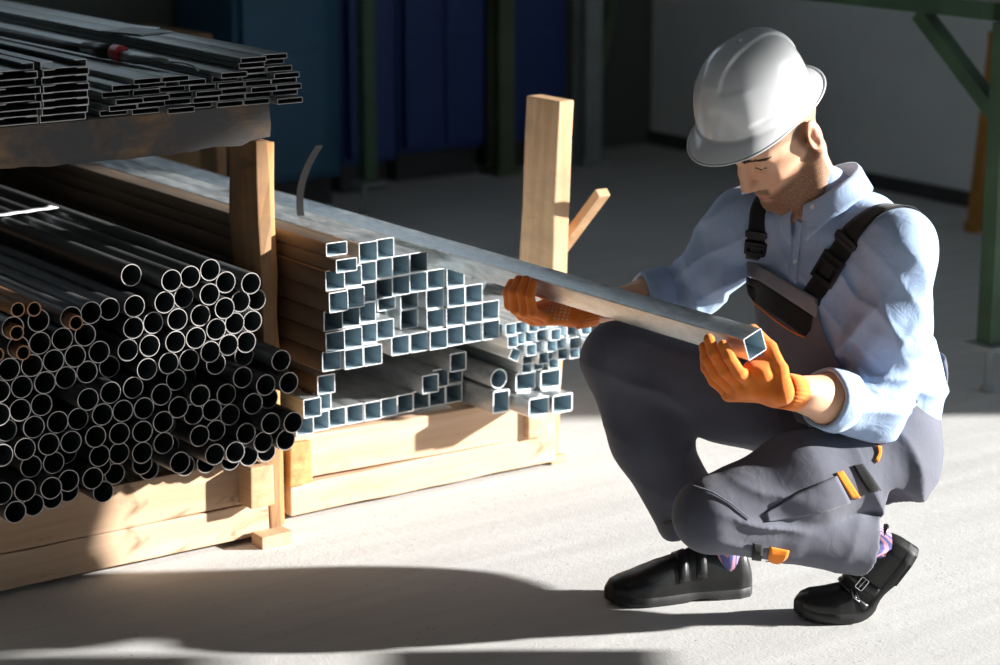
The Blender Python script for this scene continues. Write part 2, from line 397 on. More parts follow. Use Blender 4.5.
def stock(me, name, u, v, z, roll=0, yaw=0, pitch=0):
    o = link(name, me, None, W(u, v, z), (pitch, roll, TH + yaw)); return o
ORD = ['first', 'second', 'third', 'fourth', 'fifth', 'sixth', 'seventh', 'eighth', 'ninth', 'tenth', 'eleventh', 'twelfth', 'thirteenth', 'fourteenth', 'fifteenth', 'sixteenth', 'seventeenth', 'eighteenth', 'nineteenth', 'twentieth', 'twenty-first', 'twenty-second', 'twenty-third', 'twenty-fourth']

PIPES = [(-0.251, -0.115, 0.651), (-0.2034, -0.107, 0.6517), (-0.1567, -0.108, 0.6604), (-0.1164, -0.1, 0.6275), (-0.0592, -0.106, 0.6188), (-0.3188, -0.067, 0.6626), (-0.4819, -0.121, 0.6049), (-0.4344, -0.113, 0.6073), (-0.3869, -0.1, 0.6059), (-0.3367, -0.113, 0.6074), (-0.5447, -0.103, 0.6039), (-0.6057, -0.116, 0.5999), (-0.5905, -0.102, 0.5548), (-0.543, -0.1, 0.5564), (-0.4954, -0.104, 0.5592), (-0.4478, -0.11, 0.5617), (-0.3364, -0.104, 0.5599), (-0.2886, -0.099, 0.5631), (-0.6127, -0.102, 0.5127), (-0.5646, -0.105, 0.514), (-0.5167, -0.104, 0.5167), (-0.4692, -0.104, 0.5191), (-0.4139, -0.1, 0.519), (-0.3519, -0.106, 0.5149), (-0.3044, -0.11, 0.5182), (-0.6423, -0.118, 0.4754), (-0.5859, -0.099, 0.4713), (-0.5384, -0.105, 0.4743), (-0.4908, -0.101, 0.4767), (-0.4415, -0.097, 0.4803), (-0.3678, -0.048, 0.47), (-0.3086, -0.103, 0.4673), (-0.2669, -0.112, 0.6062), (-0.2083, -0.084, 0.6043), (-0.1602, -0.109, 0.6087), (-0.0617, -0.062, 0.5713), (-0.0135, -0.046, 0.566), (-0.2405, -0.115, 0.5667), (-0.1814, -0.105, 0.5651), (-0.1271, -0.112, 0.5746), (-0.042, -0.077, 0.5279), (-0.099, -0.102, 0.5362), (-0.1476, -0.11, 0.5316), (-0.2472, -0.115, 0.5195), (-0.1996, -0.116, 0.5211), (-0.072, -0.102, 0.4909), (-0.1195, -0.11, 0.4932), (-0.1668, -0.117, 0.4866), (-0.2128, -0.108, 0.474), (-0.2615, -0.109, 0.4742), (-0.0513, -0.053, 0.448), (-0.1375, -0.085, 0.4492), (-0.239, -0.096, 0.4323), (-0.1563, 0.017, 0.4054), (-0.0037, -0.13, 0.4461), (-0.4649, -0.147, 0.4367), (-0.3932, -0.102, 0.4298), (-0.3392, -0.097, 0.4308), (-0.6408, -0.108, 0.4241), (-0.5926, -0.1, 0.4241), (-0.5445, -0.097, 0.4271), (-0.465, -0.094, 0.3833), (-0.4175, -0.11, 0.3888), (-0.3699, -0.108, 0.3883), (-0.3223, -0.109, 0.3863), (-0.618, -0.084, 0.3824), (-0.5659, -0.102, 0.3846), (-0.5125, -0.1, 0.3856), (-0.4912, -0.113, 0.343), (-0.4365, -0.114, 0.3452), (-0.3822, -0.113, 0.3423), (-0.3328, -0.12, 0.3398), (-0.6401, -0.11, 0.3398), (-0.5902, -0.108, 0.3437), (-0.5387, -0.11, 0.3456), (-0.4243, -0.103, 0.2992), (-0.3769, -0.096, 0.295), (-0.3295, -0.108, 0.2906), (-0.572, -0.092, 0.2998), (-0.5239, -0.096, 0.3003), (-0.4719, -0.044, 0.2995), (-0.3797, -0.011, 0.2475), (-0.3418, 0.003, 0.2187), (-0.3055, -0.057, 0.2495), (-0.2674, -0.01, 0.2187), (-0.6453, -0.109, 0.2601), (-0.6218, -0.118, 0.2187), (-0.5733, -0.097, 0.2187), (-0.5976, -0.116, 0.2597), (-0.5474, -0.131, 0.259), (-0.5221, -0.075, 0.2187), (-0.4745, -0.051, 0.2187), (-0.4985, -0.108, 0.2601), (-0.446, -0.112, 0.2568), (-0.4176, -0.099, 0.2187), (-0.2807, -0.109, 0.4093), (-0.2453, -0.115, 0.3774), (-0.2036, -0.134, 0.4004), (-0.1165, -0.089, 0.3794), (-0.0874, -0.11, 0.4171), (-0.0438, -0.132, 0.3981), (0.0038, -0.148, 0.3991), (-0.2399, -0.041, 0.3226), (-0.1556, -0.094, 0.3522), (-0.1089, -0.088, 0.3324), (-0.0684, -0.118, 0.3574), (-0.0179, -0.097, 0.3567), (0.0038, -0.163, 0.3139), (-0.287, -0.125, 0.3545), (-0.2031, -0.101, 0.3528), (-0.148, -0.094, 0.3052), (-0.0842, -0.112, 0.2917), (-0.0437, -0.149, 0.3167), (0.0038, -0.129, 0.2663), (-0.2135, -0.004, 0.2611), (-0.2848, -0.119, 0.3069), (-0.1956, -0.111, 0.3052), (-0.1659, -0.121, 0.2611), (-0.1184, -0.124, 0.2586), (-0.0438, -0.114, 0.2663), (0.0038, -0.042, 0.2187), (-0.2608, -0.144, 0.2658), (-0.1919, -0.032, 0.2187), (-0.1443, -0.04, 0.2187), (-0.0914, -0.052, 0.2187), (-0.0438, -0.048, 0.2187)]
R0 = .0237
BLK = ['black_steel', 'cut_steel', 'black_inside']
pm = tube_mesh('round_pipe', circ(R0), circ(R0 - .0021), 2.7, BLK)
# rows of the pile: order by height into bands, then from the left
srt = sorted(PIPES, key=lambda p: -p[2]); bands = []
for p in srt:
    for b in bands:
        if abs(b[0] - p[2]) < .0165: b[1].append(p); break
    else: bands.append([p[2], [p]])
for bi, (zz, ps) in enumerate(bands):
    ps.sort(key=lambda p: p[0])
    for k, p in enumerate(ps):
        o = stock(pm, 'round_pipe', *p, roll=rnd.uniform(0, 6))
        where = ('topmost' if bi == 0 else 'lowest' if bi == len(bands) - 1 else ORD[bi] + ' highest')
        tag(o, f'black round steel pipe, {ORD[k]} from the left in the {where} row of the pile', 'pipe', 'black round pipes in the pile')
RUST = ['rusty_steel', 'rust_rim', 'black_inside']
rm = tube_mesh('thin_pipe', circ(.0155, 24), circ(.0125, 24), 2.7, RUST)
for (u, v, z), lab in (((-.5666, -.135, .6366), 'thin rust-tinged pipe on top of the pile, right one of a touching pair'),
                       ((-.5990, -.13, .6390), 'thin rust-tinged pipe on top of the pile, left one of a touching pair'),
                       ((-.6440, -.12, .5510), 'thin rusty pipe lying loose at the left picture edge'),
                       ((-.4850, -.150, .6002), 'thin rusty pipe poking out of the top left fat pipe'),
                       ((-.5925, -.130, .5496), 'thin rusty pipe inside a fat pipe, lowest of the rusty ones'),
                       ((-.6080, -.140, .5948), 'thin pipe with brown rim inside a fat pipe near the left edge')):
    tag(stock(rm, 'thin_pipe', u, v, z), lab, 'pipe', 'thin rusty pipes on the pile')

GAL = ['galvanised', 'galvanised_cut', 'galvanised_inside_skytint']; BOUNCE = ['brown_bounce_steel', 'galvanised_cut', 'galvanised_inside_skytint']
g50 = sq('square_tube', .0492, .0458, .0022, 2.6, GAL, .003); t50 = sq('square_tube', .0492, .0458, .0022, 2.6, BOUNCE, .003)
STACK = [[(2, -0.095), (3, -0.084)], [(0, -0.118), (1, -0.108), (2, -0.09), (3, -0.078), (4, -0.072), (5, -0.068)], [(0, -0.131), (1, -0.118), (2, -0.088), (3, -0.077), (4, -0.071), (5, -0.066), (6, -0.062), (7, -0.068)], [(0, -0.107), (1, -0.098), (2, -0.084), (3, 0.05), (4, -0.01), (5, -0.028), (6, -0.058), (7, -0.071), (8, -0.069)], [(0, -0.114), (1, -0.106), (2, -0.089), (3, -0.08), (4, 0.03), (5, -0.027), (6, -0.06), (7, -0.065), (8, -0.069), (9, -0.064)], [(0, -0.097), (1, -0.109), (2, -0.108), (3, 0.06), (4, -0.066), (5, -0.067), (6, -0.072), (7, -0.066), (8, -0.064), (9, -0.066)]]
HN = ['topmost', 'second', 'third', 'fourth', 'fifth', 'lowest']
for r, row in enumerate(STACK):
    zr = .417 + .0465 * (5 - r)
    for k, (c, v) in enumerate(row):
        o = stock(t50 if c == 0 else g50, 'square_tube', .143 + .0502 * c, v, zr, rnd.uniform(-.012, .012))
        tag(o, f'galvanised square tube, {ORD[k]} from the left in the {HN[r]} row of the big stack', 'tube', 'square tubes in the big stack')
# two lipped channels lying on the left column
def chan_mesh(name, w, h, lip, t, L, mats):
    P = [(-w / 2, -h / 2), (w / 2, -h / 2), (w / 2, h / 2), (w / 2 - lip, h / 2), (w / 2 - lip, h / 2 - t), (w / 2 - t, h / 2 - t), (w / 2 - t, -h / 2 + t), (-w / 2 + t, -h / 2 + t), (-w / 2 + t, h / 2 - t), (-w / 2 + lip, h / 2 - t), (-w / 2 + lip, h / 2), (-w / 2, h / 2)]
    m = MB(); n = len(P); A = [Vector((x, 0, z)) for x, z in P]; B = [Vector((x, L, z)) for x, z in P]
    m.v += [tuple(p) for p in A + B]
    for k in range(n): m.f.append((k, (k + 1) % n, n + (k + 1) % n, n + k)); m.m.append(0)
    for q in ((0, 1, 6, 7), (1, 2, 5, 6), (2, 3, 4, 5), (7, 8, 11, 0), (8, 9, 10, 11)):
        m.f.append(q); m.m.append(1); m.f.append(tuple(n + i for i in q[::-1])); m.m.append(1)
    return m.mesh(name, mats)
rt = sq('flat_tube', .054, .030, .0022, 2.5, BOUNCE, .003)
tag(stock(rt, 'flat_tube', .147, -.12, .678 - .023, .0), 'brownish flat tube, upper of two lying on the left of the big stack', 'tube')
tag(stock(rt, 'flat_tube', .150, -.155, .641, .0), 'brownish flat tube, lower of two lying on the left of the big stack', 'tube')
for o, z in ((SC.objects['flat_tube'], .672), (SC.objects['flat_tube.001'], .641)): o.location = (*o.location[:2], z)
tm = sq('square_tube', .048, .048, .0024, 3.6, GAL, .0035)
HELD = stock(tm, 'square_tube', .4525, -1.135, .6195, math.radians(-20))
tag(HELD, 'long galvanised square tube held by the crouching man in both hands', 'tube')
# lower layers in the right rack
L1 = [(.172 + .0485 * k, v) for k, v in enumerate((.075, .085, .092, .092, .09, .095, .10, .105, .108, .108))]
g46 = sq('square_tube', .0475, .0455, .0024, 2.5, GAL, .003); t46 = sq('square_tube', .0475, .0455, .0024, 2.5, BOUNCE, .003)
for k, (u, v) in enumerate(L1):
    tag(stock(g46, 'square_tube', u, v, .2235), f'galvanised square tube, {ORD[k]} from the left in the row lying on the boards', 'tube', 'square tubes in the bottom row')
for u, v, z, mm, lab in ((.178, .05, .270, g46, 'square tube on the left end of the bottom row, next to the wooden post'),
                         (.228, .088, .270, g46, 'square tube second from the left on top of the bottom row'),
                         (.222, .06, .3165, t46, 'brownish square tube topping the little left pile under the big stack'),
                         (.515, .07, .270, g46, 'square tube sitting alone on the middle of the bottom row'),
                         (.5640, .10, .270, g46, 'square tube second from the right on top of the bottom row'),
                         (.6120, .11, .270, g46, 'square tube at the right end on top of the bottom row'),
                         (.585, .055, .3165, g46, 'square tube topping the right pile under the big stack')):
    tag(stock(mm, 'square_tube', u, v, z), lab, 'tube')
for v, lab in ((.42, 'front'), (1.5, 'rear')):
    m = timber(.50, .05, .050, seed=30 + int(v * 10), wob=.001)
    o = m.build('timber_spacer', 'pine_dark', loc=W(.375, v, .341), bevel=.003); o.rotation_euler = (0, 0, TH)
    tag(o, f'dark wooden spacer strip under the big tube stack, {lab} of two', 'timber')
# fat tubes at the right end
big = sq('rectangular_tube', .0615, .0465, .0042, 2.2, GAL, .006); tall = sq('rectangular_tube', .050, .056, .0042, 2.2, GAL, .006)
for u, v, z, mm, lab in ((.664, -.01, .2205, tall, 'thick-walled tall tube standing on edge left of the stepped pair'),
                         (.728, -.075, .2125, big, 'thick-walled rectangular tube, lower left of four at the end post'),
                         (.793, -.082, .2115, big, 'thick-walled rectangular tube, lower right of four at the end post'),
                         (.735, -.012, .2600, big, 'thick-walled rectangular tube, upper left of four at the end post'),
                         (.799, -.025, .2590, big, 'thick-walled rectangular tube, upper right of four at the end post')):
    tag(stock(mm, 'rectangular_tube', u, v, z, rnd.uniform(-.02, .02)), lab, 'tube')
gp = tube_mesh('round_pipe', circ(.0245), circ(.022), 2.2, ['galvanised', 'galvanised_cut', 'galvanised_inside_skytint'])
tag(stock(gp, 'round_pipe', .664, .0, .2745), 'single galvanised round pipe among the square tubes', 'pipe')
# small square tubes
sm_ = sq('small_square_tube', .0298, .0286, .0018, 2.2, ['galvanised_bright', 'galvanised_cut', 'galvanised_inside_skytint'], .0025)
names = ['topmost', 'second', 'third', 'fourth']
for r, (z, us, v) in enumerate(((.4155, [.640 + .0308 * k for k in range(8)], -.073), (.3865, [.642 + .0308 * k for k in range(8)], -.077), (.3575, [.6985 + .0308 * k for k in range(5)], -.077), (.3285, [.712 + .0308 * k for k in range(5)], -.06))):
    for k, u in enumerate(us):
        vv = v + rnd.uniform(-.016, .012)
        tag(stock(sm_, 'small_square_tube', u, vv, z, rnd.uniform(-.008, .008)), f'small galvanised square tube, {ORD[k]} from the left in the {names[r]} row by the end post', 'tube', 'small square tubes by the end post')
for u, v, z, ro, lab in ((.660, -.072, .3500, .5, 'small square tube lying tilted, upper of two beside the big stack'),
                         (.725, -.03, .2990, 0, 'small square tube in the gap above the upper left thick tube'), (.767, -.02, .2990, 0, 'small square tube in the gap between the upper thick tubes'), (.805, -.03, .2985, 0, 'small square tube in the gap above the upper right thick tube'),
                         (.8535, -.20, .3575, 0, 'small square tube sticking out farthest toward the man\'s knee')):
    tag(stock(sm_, 'small_square_tube', u, v, z, ro), lab, 'tube')
# loose pale plastic wrap behind the held tube
m = MB(); rows = []
for i in range(9):
    row = []
    for j in range(7):
        row.append(Vector((-.03 + i * .012, -.02 + j * .012 + .004 * math.sin(i * 2.1), .012 + .030 * (math.sin(i * .9 + j * .7) * .5 + .5) * (i / 8) + .004 * math.sin(j * 2.3 + i))))
    rows.append(row)
m.grid(rows); o = m.build('plastic_wrap', 'paper', loc=W(.74, .25, .424), smooth=True); o.rotation_euler = (0, 0, TH)
so = o.modifiers.new('thick', 'SOLIDIFY'); so.thickness = .0015
tag(o, 'crumpled pale plastic wrap behind the held tube, beside the end post', 'plastic wrap')

# shelf: flat tubes and lipped channels
fm = sq('flat_steel_tube', .0625, .0122, .0016, 2.6, ['dull_steel', 'cut_steel', 'black_inside'], .0022)
FL = []
Z0 = .9975
lay = [[-.325, -.260, -.196, -.132, -.069, -.005, .060], [-.318, -.250, -.186, -.122, -.059, .005, .069], [-.305, -.242, -.179, -.116, -.052, .011, .075], [-.322, -.256, -.192, -.126, -.060, .004, .068],
       [-.300, -.236, -.150, .004, .068], [-.262, -.198, -.002, .062], [-.006, .058], [-.010, .056]]
for r, us in enumerate(lay):
    for k, u in enumerate(us):
        v = -.045 + rnd.uniform(-.018, .018) - (.03 if (r in (0,) and k in (2, 6)) else 0)
        if r >= 5 and u > 0: v += .02
        if r == 6 and k == 0: pass
        o = stock(fm, 'flat_steel_tube', u, v, Z0 + .0127 * r, rnd.uniform(-.0, .0))
        where = 'lowest' if r == 0 else 'topmost' if r == 7 else ORD[r] + '-lowest'
        tag(o, f'dark flat steel tube, {ORD[k]} from left in the {where} layer on the upper shelf', 'tube', 'flat steel tubes on the upper shelf')
o = stock(fm, 'flat_steel_tube', -.068, -.075, Z0 + .0127 * 5); tag(o, 'dark flat steel tube set a step lower and forward beside the top layers', 'tube', 'flat steel tubes on the upper shelf')
o = stock(fm, 'flat_steel_tube', -.066, -.03, Z0 + .0127 * 4); tag(o, 'dark flat steel tube beneath the forward one at the gap on the upper shelf', 'tube', 'flat steel tubes on the upper shelf')
cm = chan_mesh('lipped_channel', .100, .0150, .026, .0016, 2.4, ['dull_steel', 'cut_steel'])
for c, (uc, n_, nm) in enumerate(((-.441, 8, 'right'), (-.548, 8, 'left'))):
    for k in range(n_):
        o = stock(cm, 'lipped_channel', uc + rnd.uniform(-.003, .003) * (1 if k % 2 else -1), -.05 + rnd.uniform(-.012, .012), Z0 + .0015 + .0154 * k)
        tag(o, f'dark lipped steel channel, {ORD[k]} from below in the {nm} pile on the upper shelf', 'channel', 'lipped steel channels on the upper shelf')
# cable with a red ring lying on the shelf stock
zc = Z0 + .0127 * 6
e = empty('welding_cable', W(-.2, .35, zc), TH); tag(e, 'black cable with a red ring and metal tip on the shelf tubes', 'cable')
def loc(u, v, z): return (u + .2, v - .35 - .10, z - zc)
pts = [loc(-.197 - .01 * math.sin(t * 3), .46 + 1.5 * t, zc + .008) for t in [k / 12 for k in range(13)]]
MB().tube(pts, .010, 10).build('cable', 'rubber_black', e, smooth=True)
MB().tube([loc(-.197, .47, zc + .0115), loc(-.195, .40, zc + .0125), loc(-.192, .33, zc + .0135)], [.013, .017, .016], 14).build('connector', 'plastic_black', e, smooth=True)
MB().tube([loc(-.192, .33, zc + .0135), loc(-.191, .30, zc + .0135)], [.0185, .0185], 16).build('ring', 'red_plastic', e, smooth=True, angle=.6)
MB().tube([loc(-.191, .30, zc + .009), loc(-.185, .24, zc + .010), loc(-.178, .18, zc + .012), loc(-.170, .13, zc + .012)], [.012, .014, .009, .006], 10).tube([loc(-.170, .13, zc + .012), loc(-.160, .08, zc + .014), loc(-.152, .05, zc + .010), loc(-.150, .03, zc + .002)], .0022, 6).build('metal_tip', 'dull_steel', e, smooth=True)
# loose steel plate on the top layer
m = MB(); m.box((0, 0, .003), (.10, .13, .004)); m.box((.045, .02, .0065), (.014, .09, .003), Matrix.Rotation(-.3, 3, 'Y'))
o = m.build('steel_plate', 'dull_steel', loc=W(.005, .52, Z0 + .0127 * 7 + .0065), bevel=.001); o.rotation_euler = (0, 0, TH + .3)
tag(o, 'small thin steel plate lying across the topmost flat tubes', 'plate')
# bent steel strap standing up by the post
m = MB(); rows = []
for i in range(15):
    t = i / 14; x = .0 + .030 * t * t * 1.6 - .006 * math.sin(t * 3); z = .165 * t
    nx, nz = 1, -.35
    rows.append([Vector((x - .0085, 0, z)), Vector((x + .0085, 0, z)), Vector((x + .0085, .0015, z)), Vector((x - .0085, .0015, z))])
m.grid(rows, closed=True); m.f += [(0, 1, 2, 3), (56, 59, 58, 57)]; m.m += [0, 0]
o = m.build('strapping_band', 'black_inside', loc=W(.275, .25, .6735), smooth=True, angle=.6); o.rotation_euler = (0, 0, .1)
tag(o, 'bent dark steel strapping band standing up beside the rack post', 'strap')
# paper tag strip on the pipes
m = MB(); rows = []
for i in range(13):
    x = -.085 + .17 * i / 12; rows.append([Vector((x, -.020, .0008 * math.sin(i * 1.7))), Vector((x, .020, .0008 * math.sin(i * 1.7 + .4)))])
m.grid(rows); o = m.build('paper_label', 'paper', loc=W(-.265, .60, .6895), smooth=True); o.rotation_euler = (0, 0, TH + .12)
so = o.modifiers.new('thick', 'SOLIDIFY'); so.thickness = .0008
tag(o, 'pale paper label strip lying across the round pipes', 'label')

# unseen cart added right of the man to cast the foreground shadow
e = empty('shadow_cart', (1.30, 3.82, 0)); tag(e, 'added grey two shelf cart out of view, casting the foreground shadow', 'cart')
for z in (.36, .62):
    m = MB(); m.box((0, 0, z), (.34, .72, .02))
    for a in (-1, 1): m.box((a * .165, 0, z + .03), (.01, .72, .06)); m.box((0, a * .355, z + .03), (.34, .01, .06))
    m.build('shelf', 'grey_paint', e, bevel=.003)
for a in (-1, 1):
    for b in (-1, 1):
        l = bar((a * .155, b * .20, .10), (a * .155, b * .20, .66), .028).build('leg', 'grey_paint', e)
        q = MB(); q.tube([(a * .155 - .014, b * .20, .05), (a * .155 + .014, b * .20, .05)], .05, 18); q.box((a * .155, b * .20, .09), (.03, .03, .05)); q.build('caster', 'rubber_black', l)
MB().tube([(-.13, -.355, .65), (-.13, -.42, .74), (.13, -.42, .74), (.13, -.355, .65)], .011, 10).build('handle', 'dull_steel', e, smooth=True)
# ------------------------------------------------------------------ smooth solids: signed distances on a grid, skinned by surface nets
V3 = lambda *a: np.array(a if len(a) == 3 else a[0], dtype=float)
def nrm(v): v = np.asarray(v, float); return v / np.linalg.norm(v)
class Field:
    """a list of soft-blended solids; skin() returns a closed surface"""
    def __init__(s): s.ops = []; s.post = []
    def put(s, f, lo, hi, k, mode=0): s.ops.append((f, np.asarray(lo, float), np.asarray(hi, float), k, mode)); return s
    def cap(s, a, b, ra, rb, k=.02, flat=None, mode=0):
        """tapered capsule; flat=(direction, factor) squeezes the section along a direction"""
        a, b = np.asarray(a, float), np.asarray(b, float)
        if flat: n = nrm(flat[0]); q = 1 / flat[1] - 1
        def mp(P): return P if not flat else [P[i] + n[i] * q * (P[0] * n[0] + P[1] * n[1] + P[2] * n[2]) for i in range(3)]
        A = mp(list(a)); Bm = mp(list(b)); d = [Bm[i] - A[i] for i in range(3)]; dd = sum(x * x for x in d) + 1e-12
        def f(P):
            P = mp(P); w = [P[i] - A[i] for i in range(3)]
            h = np.clip((w[0] * d[0] + w[1] * d[1] + w[2] * d[2]) / dd, 0, 1)
            return np.sqrt(sum((w[i] - h * d[i]) ** 2 for i in range(3))) - (ra + (rb - ra) * h)
        R = max(ra, rb) * 1.3
        return s.put(f, np.minimum(a, b) - R, np.maximum(a, b) + R, k, mode)
    def path(s, pts, rads, k=.02, flat=None):
        for i in range(len(pts) - 1): s.cap(pts[i], pts[i + 1], rads[i], rads[i + 1], k, flat)
        return s
    def ell(s, c, r, R=None, k=.02, mode=0):
        """ellipsoid, R rows are its axes"""
        c = np.asarray(c, float); R = np.eye(3) if R is None else np.asarray(R, float)
        def f(P):
            w = [P[i] - c[i] for i in range(3)]
            l = [(w[0] * R[j][0] + w[1] * R[j][1] + w[2] * R[j][2]) / r[j] for j in range(3)]
            k0 = np.sqrt(l[0] ** 2 + l[1] ** 2 + l[2] ** 2); k1 = np.sqrt(sum((l[j] / r[j]) ** 2 for j in range(3))) + 1e-9
            return k0 * (k0 - 1) / k1
        e = np.abs(R).T @ np.asarray(r)
        return s.put(f, c - e, c + e, k, mode)
    def plane(s, p, n, k=.004):
        """cut away everything on the side the normal points to"""
        p = np.asarray(p, float); n = nrm(n)
        s.post.append(lambda P, D: np.maximum(D, (P[0] - p[0]) * n[0] + (P[1] - p[1]) * n[1] + (P[2] - p[2]) * n[2])); return s
    def warp(s, fn): s.post.append(lambda P, D: D + fn(P)); return s
    def skin(s, h, pad=.03):
        pos = [o for o in s.ops if o[4] == 0]
        lo = np.min([o[1] for o in pos], 0) - pad; hi = np.max([o[2] for o in pos], 0) + pad
        n = np.ceil((hi - lo) / h).astype(int) + 1
        ax = [(lo[i] + h * np.arange(n[i])).astype(np.float32) for i in range(3)]
        D = np.full(n, .08, np.float32)
        for f, a, b, k, mode in s.ops:
            i0 = np.clip(np.floor((a - .05 - lo) / h).astype(int), 0, n); i1 = np.clip(np.ceil((b + .05 - lo) / h).astype(int) + 1, 0, n)
            if np.any(i1 <= i0): continue
            sl = tuple(slice(i0[i], i1[i]) for i in range(3))
            P = [ax[0][sl[0]][:, None, None], ax[1][sl[1]][None, :, None], ax[2][sl[2]][None, None, :]]
            d = f(P).astype(np.float32); o = D[sl]
            if mode == 0: t = np.clip(.5 + .5 * (o - d) / k, 0, 1); D[sl] = o * (1 - t) + d * t - k * t * (1 - t)
            else: d = -d; t = np.clip(.5 - .5 * (o - d) / k, 0, 1); D[sl] = o * (1 - t) + d * t + k * t * (1 - t)
        P = [ax[0][:, None, None], ax[1][None, :, None], ax[2][None, None, :]]
        for fn in s.post: D = fn(P, D).astype(np.float32)
        return nets(D, lo, h)
def nets(D, lo, h):
    S = D < 0; n = np.array(D.shape)
    c = [S[i:n[0] - 1 + i, j:n[1] - 1 + j, k:n[2] - 1 + k] for i in (0, 1) for j in (0, 1) for k in (0, 1)]
    cnt = sum(x.astype(np.int8) for x in c); act = (cnt > 0) & (cnt < 8)
    idx = np.argwhere(act); vid = np.full(act.shape, -1, np.int64); vid[act] = np.arange(len(idx))
    cor = np.array([(i, j, k) for i in (0, 1) for j in (0, 1) for k in (0, 1)])
    val = np.stack([D[idx[:, 0] + a, idx[:, 1] + b, idx[:, 2] + g] for a, b, g in cor], 1)
    acc = np.zeros((len(idx), 3)); w = np.zeros(len(idx))
    for p in range(8):
        for q in range(p + 1, 8):
            if np.abs(cor[p] - cor[q]).sum() != 1: continue
            a, b = val[:, p], val[:, q]; m = (a < 0) != (b < 0)
            t = np.where(m, a / np.where(m, a - b, 1), 0)[:, None]
            acc += np.where(m[:, None], cor[p] + t * (cor[q] - cor[p]), 0); w += m
    verts = lo + h * (idx + acc / w[:, None]); faces = []
    for a in range(3):
        u, v = (a + 1) % 3, (a + 2) % 3
        s0 = [slice(None)] * 3; s1 = [slice(None)] * 3; s0[a] = slice(0, -1); s1[a] = slice(1, None)
        A, Bq = S[tuple(s0)], S[tuple(s1)]; e = np.argwhere(A != Bq)
        e = e[(e[:, u] > 0) & (e[:, v] > 0) & (e[:, u] < n[u] - 1) & (e[:, v] < n[v] - 1)]
        eu = np.zeros(3, int); eu[u] = 1; ev = np.zeros(3, int); ev[v] = 1
        g = lambda x: vid[x[:, 0], x[:, 1], x[:, 2]]
        q = np.stack([g(e - eu - ev), g(e - ev), g(e), g(e - eu)], 1)
        ins = A[e[:, 0], e[:, 1], e[:, 2]]; q[~ins] = q[~ins][:, ::-1]
        faces.append(q)
    return verts, np.concatenate(faces)
def relax(v, f, it=2, lam=.5):
    for _ in range(it):
        s = np.zeros_like(v); c = np.zeros(len(v))
        for i in range(4):
            for j in ((i + 1) % 4, (i + 3) % 4):
                np.add.at(s, f[:, i], v[f[:, j]]); np.add.at(c, f[:, i], 1)
        v = v + lam * (s / np.maximum(c, 1)[:, None] - v)
    return v
def to_mesh(name, v, f, mats, it=1, attrs=None):
    if it: v = relax(v, f, it)
    me = bpy.data.meshes.new(name); me.from_pydata(v.tolist(), [], f.tolist())
    for m in (mats if isinstance(mats, (list, tuple)) else [mats]): me.materials.append(MATS[m])
    me.polygons.foreach_set('use_smooth', [True] * len(me.polygons))
    for k, a in (attrs or {}).items():
        at = me.attributes.new(k, 'FLOAT', 'POINT'); at.data.foreach_set('value', np.asarray(a, np.float32))
    return me
def hashn(P, f, seed=0):
    """cheap smooth noise: a sum of tilted sines"""
    r = np.random.RandomState(seed); o = 0
    for k in range(6):
        d = nrm(r.normal(size=3)) * f * (1 + .35 * k); o = o + np.sin(P[0] * d[0] + P[1] * d[1] + P[2] * d[2] + r.uniform(0, 6.28)) / (1 + .4 * k)
    return o / 2.6
def folds(c, rad, ax, freq, amp, seed=0, bend=1.0):
    """soft creases running across axis ax around point c"""
    c = np.asarray(c, float); ax = nrm(ax)
    def fn(P):
        w = [P[i] - c[i] for i in range(3)]
        g = np.exp(-(w[0] ** 2 + w[1] ** 2 + w[2] ** 2) / (rad * rad))
        s = w[0] * ax[0] + w[1] * ax[1] + w[2] * ax[2]
        ph = s * freq + bend * 1.6 * hashn(P, 11, seed) + .9 * hashn(P, 23, seed + 1)
        r = 1 - np.abs(np.sin(ph * .5)); m = .55 + .45 * hashn(P, 9, seed + 2)
        return -amp * g * (1.9 * r ** 1.7 - .55) * np.clip(m, .1, 1.2)
    return fn
def bvh_of(*objs):
    vs, fs = [], []
    for o in objs:
        k = len(vs); vs += [o.matrix_world @ v.co if o.parent is None else v.co.copy() for v in o.data.vertices]; fs += [tuple(i + k for i in p.vertices) for p in o.data.polygons]
    return BVHTree.FromPolygons(vs, fs)
EYE = Vector((0, 0, CAM_H))
def sight(x, y):
    """direction of a sight line of the survey (photo measurement) from the tripod position"""
    d = Vector((0, math.cos(PHI), -math.sin(PHI))) + Vector((1, 0, 0)) * (x - 500) / FPX + Vector((0, math.sin(PHI), math.cos(PHI))) * (332.5 - y) / FPX
    return d.normalized()
def hit(bvh, x, y, strict=False):
    p, n, i, d = bvh.ray_cast(EYE, sight(x, y))
    if p or strict: return (p, n) if p else None
    best = None; s = sight(x, y)
    for k in range(80):
        q, n, i, d = bvh.find_nearest(EYE + s * (4.1 + k * .02))
        if best is None or d < best[0]: best = (d, q, n)
    return best[1], best[2]
def at_y(x, y, Y): d = sight(x, y); return np.array(EYE + d * (Y / d.y))
